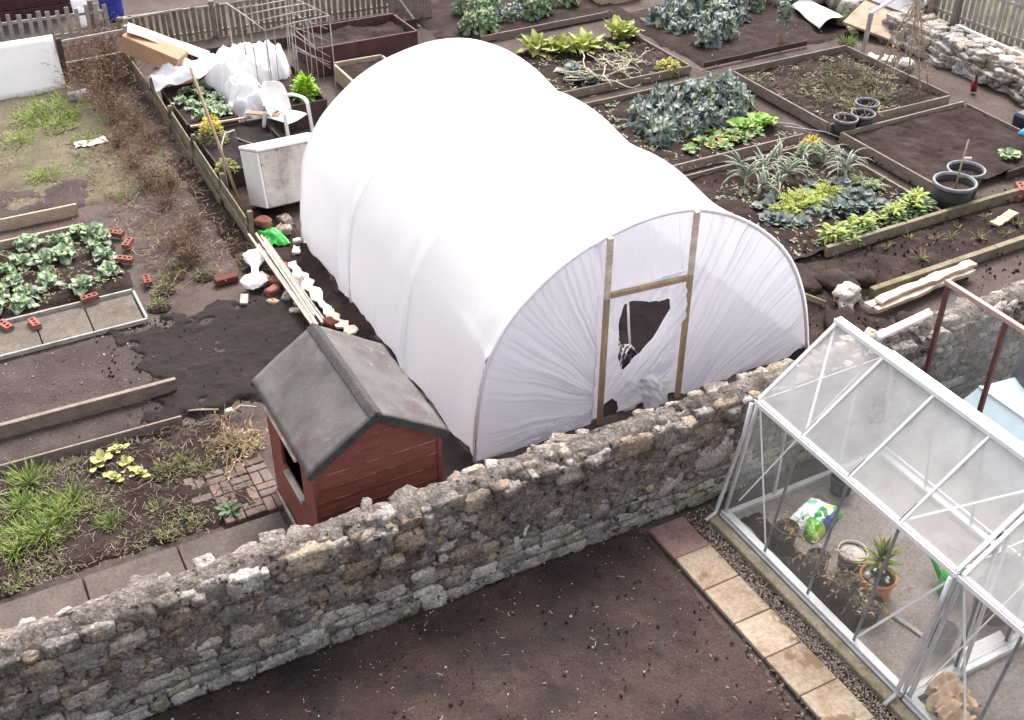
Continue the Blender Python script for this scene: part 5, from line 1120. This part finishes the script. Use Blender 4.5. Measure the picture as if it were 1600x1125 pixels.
# ================================================================ RIGHT SIDE THINGS
def pot(label, x, y, r, h, m, rim, fill='soil', parts=None, fz=.72, z=0, sc=1.0, cat_='plant pot', group=None, name='plant_pot'):
    p = thing(name, label, cat_, group); b = r*.78
    mb = MB(); mb.lathe([(0, z), (b, z), (b+.004, z+.01), (r*.97, z+h*.9), (r*.94, z+h*.9), (r*.9, z+h*.6), (b*.9, z+.02), (0, z+.02)], (x, y, 0), 32); mb.build('pot_body', m, p, True)
    mb = MB(); mb.lathe([(r*.97, z+h*.86), (r*1.03, z+h*.87), (r*1.05, z+h*.99), (r*1.02, z+h), (r*.95, z+h), (r*.93, z+h*.9)], (x, y, 0), 32); mb.build('rim', rim, p, True)
    if fill:
        mb = MB(); mb.grid(lambda u, v: (x+r*.9*v*cos(2*pi*u), y+r*.9*v*sin(2*pi*u), z+h*fz+.015*ns(v*cos(2*pi*u)*4, v*sin(2*pi*u)*4, x)), 28, 8); mb.build('potting_soil', fill, p, True)
    return p
p = pot('large black planter with a bamboo stick and white tag standing in it', 12.72, 10.3, .295, .42, 'blackplastic', 'rimgrey'); rebase(p)
p = pot('large black planter half hidden behind the one holding the stick', 13.2, 10.55, .265, .4, 'blackplastic', 'rimgrey', 'fresh'); rebase(p)
mb = MB(); mb.tube([(12.73, 10.28, .26), (12.78, 10.32, .6), (12.86, 10.36, 1.0)], .013, 7); tag(mb.build('bamboo_stick', 'cane', None, True), 'upright bamboo stick standing in the front black planter', 'stick')
mb = MB(); mb.box((12.89, 10.33, .72), (.14, .012, .035), (0, .1, -.2), .004); tag(mb.build('plant_label', 'white'), 'blank white plant tag on the bamboo stick', 'plant tag')
for i, (x, y, lb) in enumerate(((12.98, 12.88, 'black plant pot at the left end of the row of three'), (13.36, 12.9, 'black plant pot in the middle of the row of three'), (13.72, 13.2, 'black plant pot at the back right of the three'))):
    p = pot(lb, x, y, .19, .33, 'blackplastic', 'rimgrey', 'fresh', group='black pots at the corner of the weed bed')
    for k in range(4):
        a = rnd(0, 6.28); mb = MB(); mb.tube([(x+.1*cos(a), y+.1*sin(a), .22), (x+.18*cos(a+.7), y+.16*sin(a+.7), .36+rnd(0, .06))], .008, 5); mb.build('dry_stalk', 'cane', p)
    rebase(p)
pk = [((9.72, 8.56, .12), (11.52, 8.72, .12), .1, .05, 'split pale plank at the front of the stack by the wall'), ((9.68, 8.68, .13), (11.5, 8.82, .13), .11, .05, 'split pale plank at the back of the stack by the wall'), ((9.8, 8.64, .19), (11.55, 8.77, .19), .12, .04, 'split pale plank lying on top of the stack by the wall')]
for p, q, w_, t, lb in pk: plank('split_plank', lb, 'plank', p, q, w_, t, 'paleplank', rag=.02)
plank('board', 'short pink grey board lying on the soil strip at the right edge', 'board', (12.75, 9.5, .09), (13.25, 9.62, .11), .14, .03, 'paleboard', rag=.01)
mb = MB(); stone(mb, (9.62, 9.0, .12), (.3, .26, .2), .3, 141, (.4, .36, .33), .35, .35); stone(mb, (9.5, 8.85, .06), (.18, .14, .12), 1.3, 142, (.36, .31, .28), .35, .35); tag(mb.build('stone_lump', 'stone', None, True), 'pale stone lump on dug soil at the tunnel corner', 'stone')
for i, (x, y, d) in enumerate(((9.75, 9.3, .5), (9.35, 9.45, .36), (9.2, 8.6, .42), (10.1, 9.25, .34), (9.05, 8.2, .5), (9.95, 8.15, .4))):
    mb = MB(); stone(mb, (x, y, .07), (d, d*.8, .2), rnd(0, 3), 150+i, (1, 1, 1), .45, .4); tag(mb.build('soil_clod', 'soil', None, True), ['large flat clod of dug earth behind the pale stone lump', 'dug earth clod left of the flat clod', 'dug earth clod between the tunnel corner and greenhouse roof', 'dug earth clod right of the flat clod', 'dug earth clod lowest beside the tunnel', 'dug earth clod in front of the split planks'][i], 'clod', 'clods of dug earth')
for i, (x, y, z, lb) in enumerate(((13.8, 10.02, .02, 'pale red brick at the bottom of the pile on the right edge'), (13.86, 10.05, .1, 'pale red brick on top of the pile on the right edge'), (14.02, 9.9, .02, 'pale red brick outermost in the pile on the right edge'))):
    o = bpy.data.objects.new('brick', bm); COL.objects.link(o); o.location = (x, y, z); o.rotation_euler = (0, 0, .5+i*.5); o.scale = (1.25,)*3; tag(o, lb, 'brick', 'bricks at the right edge')
bb = thing('blue_toy', 'bright sky blue plastic thing at the right edge beyond the bare bed', 'blue plastic')
mb = MB(); mb.tube([(15.36, 11.42, .12), (15.7, 11.5, .16), (16.1, 11.55, .16)], .055, 10); mb.build('blue_tube', 'skyblue', bb, True); mb = MB(); mb.box((15.95, 11.75, .15), (.7, .25, .3), (0, 0, .1), .04); mb.build('dark_blue_body', 'navy', bb); rebase(bb)
mb = MB(); mb.tube([(11.7, 13.9, .06), (12.35, 13.5, .05), (12.75, 13.05, .06), (13.0, 12.3, .03)], .012, 6); mb.tube([(11.95, 13.95, .06), (12.5, 13.55, .05), (12.6, 13.2, .05)], .01, 6); tag(mb.build('hose', 'greywood', None, True), 'thin grey hose lying between the strawberry bed and the black pots', 'hose')
mb = MB(); mb.tube([(12.3, 18.0, .06), (12.2, 17.2, .05), (12.45, 16.4, .05), (12.7, 15.8, .05)], .01, 6); tag(mb.build('hose', 'greywood', None, True), 'thin pale hose lying across the path by the yellow green clump', 'hose')
for i in range(5):
    a = rnd(-.4, .4); mb = MB(); mb.tube([(11.5+.13*i, 12.86+rnd(-.05, .05), .03), (11.75+.13*i, 12.9+.1*sin(a), .05)], .009, 5); tag(mb.build('dry_twig', 'cane'), 'dry twig on the path behind the yellow flowers, '+['leftmost', 'second from left', 'middle one', 'second from right', 'rightmost'][i], 'twig', 'twigs on the path')
cr = thing('wooden_crate', 'pale wooden planter crate at the top edge behind the grey path', 'crate')
for z in (.06, .18, .3):
    for (x, y, dx, dy) in ((13.35, 20.1, 1.0, .02), (13.35, 20.9, 1.0, .02), (12.86, 20.5, .02, .8), (13.84, 20.5, .02, .8)):
        mb = MB(); mb.box((x, y, z), (dx, dy, .11), (0, 0, 0), .004); mb.build('slat', 'paleboard', cr)
rebase(cr)
mb = MB(); mb.grid(lambda u, v: (15.75+.62*u+.35*v, 16.75+1.3*v+.05*u, .1+.1*sin(pi*u)+.05*ns(u*2, v*2)+.12*(1-v)*u), 16, 20); tag(mb.build('bent_sheet', 'topwhite', None, True, solid=.01), 'bent white sheet lying near the big rubble stones', 'sheet')
mb = MB(); mb.bar((16.3, 16.35, .05), (16.5, 16.8, .07), .15, .03); tag(mb.build('board_offcut', 'paleboard'), 'pale board offcut on the soil beside the bent white sheet', 'board')
# boulders and dry stone terrace
bo = []; 
for i, (x, y, d, z) in enumerate(((16.2, 18.6, .5, .2), (16.65, 18.2, .6, .25), (17.1, 17.8, .55, .22), (17.0, 18.6, .7, .5), (17.5, 18.2, .7, .55), (16.9, 17.1, .5, .18), (17.2, 17.35, .42, .16), (17.7, 17.6, .6, .3), (15.8, 18.9, .4, .16), (16.5, 19.2, .6, .4))):
    mb = MB(); c = random.choice(((.3, .27, .25), (.32, .26, .235), (.36, .345, .33), (.26, .23, .21))); stone(mb, (x, y, z), (d, d*.8, d*.8), rnd(0, 3), 200+i, c, .35, .3)
    bo.append((across(x, y), tag(mb.build('boulder', 'stone', None, True), 'x', 'boulder', 'boulders behind the white sheet')))
for (a, o), od in zip(sorted(bo, key=lambda t: t[0]), ords(len(bo))): o['label'] = 'large pale boulder behind the bent white sheet, '+od
mb = MB(); k = 0
for row, z in enumerate((.07, .18, .28, .37)):
    y = 12.0+rnd(0, .2)
    while y < 15.9:
        d = rnd(.15, .42); k += 1; c = random.choice(((.36, .345, .32), (.3, .27, .235), (.42, .4, .375), (.27, .235, .2))); q = rnd(.6, 1.05)
        stone(mb, (16.72+row*.065+rnd(-.06, .06), y+d/2, z+rnd(-.02, .02)), (rnd(.22, .38), d, rnd(.09, .17)), rnd(-.35, .35), 300+k, tuple(v*q for v in c), rnd(.05, .22), .38, rnd(-.25, .25)); y += d*.95
for i in range(40): stone(mb, (rnd(17.0, 17.5), rnd(12, 15.9), .36+rnd(-.04, .05)), (rnd(.2, .4), rnd(.2, .4), .16), rnd(0, 3), 420+i, random.choice(((.34, .325, .3), (.28, .25, .22))), .3, .3)
core(mb, 0, .1, 0, .1, .1, 3) if False else None
mb.box((17.25, 13.95, .16), (.9, 3.9, .32), (0, 0, 0), .02, (.5, .5, .5), 1)
tag(mb.build('dry_stone_terrace', ['stone', 'mortar'], None, True), 'low dry stone retaining wall of pale stones below the grey picket fence', 'wall')
soil('terrace_ground', 17.2, 26, 11, 24, .3, .03, 'turfsoil', res=.1, drop=.42, seed=70)
soil('terrace_bank', 15.9, 26, 18.0, 26, .1, .06, 'turfsoil', res=.15, rag=.3, seed=71)
gt = [m_tuft(80, ((.13, .24, .03), (.2, .27, .06)), 130, .22, .25)]
planting('grass_tussock', 'grass tussock', gt, [(16.4, 16.9), (18.6, 17.8, 1.6), (18.2, 17.2, 1.2), (17.5, 19.0, 1.4), (15.7, 15.9, .7)], .1, 'green grass clump among the stones at top right', 'grass clumps at top right', (1.0, 1.3))
mb = MB(); mb.bar((17.35, 13.0, .45), (17.42, 14.9, .47), .05, .05); tag(mb.build('pale_rail', 'whitebar'), 'pale narrow rail lying on top of the dry stone terrace', 'rail')
ra = thing('handrail', 'white timber post and handrail beside the plank ramp', 'handrail')
mb = MB(); mb.box((15.66, 15.4, .42), (.07, .07, .84), (.03, 0, .2), .006); mb.build('post', 'greywood', ra); mb = MB(); mb.bar((15.63, 15.38, .83), (17.2, 15.95, .95), .05, .06); mb.build('rail', 'whitebar', ra); rebase(ra)
mb = MB(); mb.box((16.75, 16.2, .28), (.9, 1.1, .05), (.12, -.28, .35), .008); tag(mb.build('ramp_panel', 'paleboard'), 'tan flat panel lying like a ramp behind the handrail', 'panel')
mb = MB(); mb.box((17.5, 16.6, .5), (1.0, 1.2, .03), (.1, -.1, .3), .006); tag(mb.build('grey_sheet', 'rimgrey'), 'dark grey flat sheet behind the tan ramp panel', 'sheet')
for i, (x, y, z) in enumerate(((15.75, 14.85, .08), (15.95, 14.6, .07), (15.6, 15.1, .06))):
    mb = MB(); stone(mb, (x, y, z), (.34, .24, .16), .6, 480+i, (.42, .4, .37), .3, .3); tag(mb.build('loose_stone', 'stone', None, True), ['pale loose stone in front of the white handrail post, middle one', 'pale loose stone in front of the white handrail post, right one', 'pale loose stone in front of the white handrail post, left one'][i], 'stone', 'stones by the handrail')
cane = _cane
tpw = thing('bean_wigwam', 'wigwam of dry canes and vines leaning together at the bed corner', 'cane wigwam')
ap_ = V((15.0, 13.72, 1.62))
for (x, y) in ((14.55, 13.75), (14.72, 14.35), (15.1, 14.4), (15.42, 14.0), (15.35, 13.4), (14.95, 13.2)): cane(tpw, (x, y, .05), ap_+V((rnd(-.06, .06), rnd(-.06, .06), rnd(-.05, .2))), .012)
vm = MB()
for i in range(150):
    a = rnd(0, 6.28); z = rnd(.1, 1.6); r_ = .42*(1-z/1.8)+rnd(-.05, .08); p = V((15.0+r_*cos(a), 13.75+r_*sin(a), z)); pts = [p]
    for k in range(4): p = p+V((rnd(-.09, .09), rnd(-.09, .09), rnd(-.12, .14))); pts.append(p)
    vm.tube(pts, .004, 3, vary(random.choice(((.36, .26, .19), (.26, .18, .13), (.44, .34, .25)))), cap=False)
vm.build('dead_vine', 'dry', tpw); rebase(tpw)
wp_ = thing('timber_post', 'weathered wooden post standing behind the cane wigwam', 'post'); mb = MB(); mb.box((17.75, 15.9, .85), (.12, .12, 1.1), (0, .02, .2), .01); mb.build('post', 'wood', wp_); rebase(wp_)
mb = MB(); mb.tube([(16.2, 13.2, .03), (16.22, 13.25, .2)], .05, 10, (.14, .015, .02)); mb.tube([(16.2, 13.2, .2), (16.2, 13.22, .35)], .02, 8, (.03, .03, .03)); tag(mb.build('red_bottle', 'pebble', None, True), 'small dark red object at the foot of the dry stone terrace', 'bottle')

# ---- next garden behind the greenhouse ridge
fr = thing('red_metal_frame', 'dark red metal frame with a glazed side behind the greenhouse ridge', 'frame')
FX = 8.5
for y in (6.66, 5.92, 5.18):
    mb = MB(); mb.bar((FX, y, 0), (FX, y, 1.88), .045, .045, (0, 1, 0)); mb.build('post', 'oxide', fr)
mb = MB(); mb.bar((FX, 6.7, 1.9), (FX, 4.2, 1.9), .055, .05); mb.build('top_rail', 'oxidetop', fr)
for ya, yb in ((6.63, 5.95), (5.89, 5.2)):
    mb = MB(); mb.grid(lambda u, v: (FX, ya+(yb-ya)*u, .1+1.76*v), 1, 1); mb.build('glass_pane', 'sideglass', fr)
rebase(fr)
bx = thing('storage_box', 'pale blue lidded plastic box with a shiny ridge behind the greenhouse', 'storage box')
mb = MB(); mb.add([(8.62, 4.9, 0), (9.7, 4.9, 0), (9.7, 6.3, 0), (8.62, 6.3, 0), (8.62, 4.9, .55), (9.7, 4.9, .6), (9.7, 6.3, .6), (8.62, 6.3, .55)], [(0, 1, 5, 4), (1, 2, 6, 5), (2, 3, 7, 6), (3, 0, 4, 7)]); mb.build('box_body', 'paleblue', bx)
mb = MB(); mb.add([(8.58, 4.86, .55), (8.84, 4.86, .78), (9.74, 4.86, .62), (8.58, 6.3, .55), (8.84, 6.24, .78), (9.74, 6.3, .62)], [(0, 1, 4, 3), (1, 2, 5, 4), (3, 4, 5), (0, 2, 1)]); mb.build('lid', 'paleblue', bx)
mb = MB(); mb.bar((8.84, 4.9, .785), (8.84, 6.24, .785), .03, .02); mb.build('lid_ridge', 'topwhite', bx); rebase(bx)
mb = MB()
def cov(u, v):
    a = 2*pi*u; r_ = .42*(1-.35*v**3); return (9.75+r_*cos(a)*(1+.06*ns(cos(a)*2, sin(a)*2, v*2)), 6.0+r_*sin(a)*1.1, 1.15*math.sin(v*pi/2)+.03*ns(a*2, v*5))
mb.grid(cov, 36, 16); mb.grid(lambda u, v: (9.75+.28*v*cos(2*pi*u), 6.0+.3*v*sin(2*pi*u), 1.15+.05*(1-v)), 36, 6)
tag(mb.build('covered_barrel', 'navy', None, True), 'dark navy covered bulky thing at the right edge beside the pale blue box', 'cover')
soil('next_garden_ground', 8.0, 14, 0, 6.82, .015, .015, 'concrete', res=.15, seed=77)

# ================================================================ INSIDE THE GREENHOUSE
p = pot('brown plastic pot with a pale dusty fill on the greenhouse floor', 6.5, 5.38, .135, .24, 'brownplastic', 'offwhite', 'offwhite', fz=.85, z=.03); rebase(p)
p = pot('terracotta pot holding a small palm on the greenhouse floor', 6.49, 5.03, .16, .24, 'terracotta', 'terracotta', 'fresh', fz=.82, z=.03)
pm = MB(); pm.tube([(6.51, 5.05, .22), (6.52, 5.06, .36)], .025, 8, (.16, .2, .1))
for i in range(30): leaf(pm, (6.52, 5.06, .34+.004*i), i*2.4+rnd(-.2, .2), .35+.045*i, rnd(.2, .28), .06, rnd(.7, 1.3), vary((.2, .26, .06) if i % 3 else (.32, .33, .08)), P_BLADE, 6, .4)
pm.build('palm', 'leaf', p, True)
wsm = MB()
for k in range(12): a = rnd(0, 6.28); stone(wsm, (6.49+.11*cos(a)*rnd(.5, 1), 5.03+.11*sin(a)*rnd(.5, 1), .235), (.03, .03, .025), 0, 500+k, (.6, .57, .52))
stone(wsm, (6.42, 5.1, .245), (.055, .055, .05), 0, 520, (.75, .74, .72)); wsm.build('white_pebbles', 'pebble', p, True); rebase(p)
wc = thing('watering_can', 'green plastic watering can on the greenhouse floor behind the corner post', 'watering can')
mb = MB(); mb.lathe([(0, .03), (.11, .03), (.12, .06), (.115, .24), (.09, .28), (.05, .29)], (7.12, 4.72, 0), 24); mb.build('can_body', 'greenplastic', wc, True)
mb = MB(); mb.tube([(7.12, 4.83, .08), (7.1, 4.95, .22), (7.08, 5.05, .34)], .025, 8, r2=.016); mb.build('spout', 'greenplastic', wc, True)
mb = MB(); mb.tube([(7.12, 4.76, .28), (7.12, 4.7, .37), (7.13, 4.6, .34), (7.13, 4.6, .16)], .014, 7); mb.build('handle', 'greenplastic', wc, True); rebase(wc)
p = pot('black bucket on the floor just inside the greenhouse corner post', 6.55, 4.28, .12, .24, 'blackplastic', 'blackplastic', None, z=.03, cat_='bucket', name='bucket'); rebase(p)
p = pot('dark brown tub in the far corner of the greenhouse under the ridge', 7.25, 4.35, .2, .3, 'brownplastic', 'brownplastic', 'fresh', z=.03, cat_='tub', name='tub'); rebase(p)
p = pot('second dark tub beside the far wall of the greenhouse', 7.55, 4.55, .17, .3, 'brownplastic', 'brownplastic', 'fresh', z=.03, cat_='tub', name='tub'); rebase(p)
p = pot('black pot in the far corner behind the compost bag', 7.15, 6.25, .12, .2, 'blackplastic', 'blackplastic', 'fresh', z=.03); rebase(p)
for i, (x, y, lb) in enumerate(((6.2, 5.95, 'black pot of dead stems along the glass, nearest the stone wall'), (6.2, 5.5, 'black pot of dead stems along the glass, second from the stone wall'), (6.22, 5.15, 'black pot of dead stems along the glass, opposite the brown pot'), (6.25, 4.85, 'black pot of dead stems along the glass, opposite the terracotta pot'))):
    p = pot(lb, x, y, .11, .2, 'blackplastic', 'blackplastic', 'fresh', z=.03, group='pots of dead plants along the glass'); o = bpy.data.objects.new('dead_plant', m_stems(90+i, 24, .34, .07, ((.27, .2, .12), (.2, .14, .08), (.34, .28, .2)), 1.6, .003)); COL.objects.link(o); o.parent = p; o.location = (x, y, .17); rebase(p)
cb_ = thing('compost_bag', 'green and white crumpled compost bag in the far corner of the greenhouse', 'bag')
def cbag(u, v):
    x = (u-.5)*.56; y = (v-.5)*.36; h = .13*math.sqrt(max(0, 1-abs(2*u-1)**2.5))*math.sqrt(max(0, 1-abs(2*v-1)**2.5)); a = .35
    h += .05*ns(u*5, v*5, 3)*min(1, h*8)+.03*abs(ns(u*11, v*9, 8))*min(1, h*8); x += .03*ns(u*4, v*4, 9)
    return (6.62+x*cos(a)-y*sin(a), 6.04+x*sin(a)+y*cos(a), .045+h)
def cbc(u, v):
    k = v+.12*ns(u*3, v*3, 2)
    if k > .42: return (.74, .78, .76) if ns(u*5, v*6, 7) < .28 else (.2, .5, .32)
    if u > .8: return (.62, .66, .08) if v > .25 else (.06, .38, .1)
    if u < .35: return (.1, .36, .03) if v > .12 else (.36, .45, .06)
    return (.04, .06, .22) if v < .18 else ((.05, .3, .08) if ns(u*7, v*7) > -.1 else (.72, .75, .74))
mb = MB(); mb.grid(cbag, 50, 36, colf=cbc); mb.build('bag_body', 'bagfilm', cb_, True); rebase(cb_)
mb = MB(); 
for k in range(5): mb.grid(lambda u, v: (6.12+.16*cos(k*1.3)*.6+(u-.5)*.26, 3.72+.12*sin(k*2.1)+(v-.5)*.22, .1+.03*k+.07*sin(pi*u)+.09*ns(u*4+k, v*4, k)), 12, 12)
tag(mb.build('crumpled_paper', 'paper', None, True), 'heap of crumpled tan paper on the floor at the bottom right', 'paper')
mb = MB(); stone(mb, (5.98, 3.8, .1), (.1, .09, .09), 0, 600, (.5, .4, .24), .9, .05); tag(mb.build('onion', 'pebble', None, True), 'round pale yellow onion beside the crumpled paper', 'onion')
mb = MB()
for k in range(5): mb.bar((6.3, 5.4-.02*k, .05+.006*k), (6.55, 4.15+.05*k, .05), .012, .012)
tag(mb.build('cane_bundle', 'greywood'), 'thin grey canes lying on the greenhouse floor along the glass', 'canes')
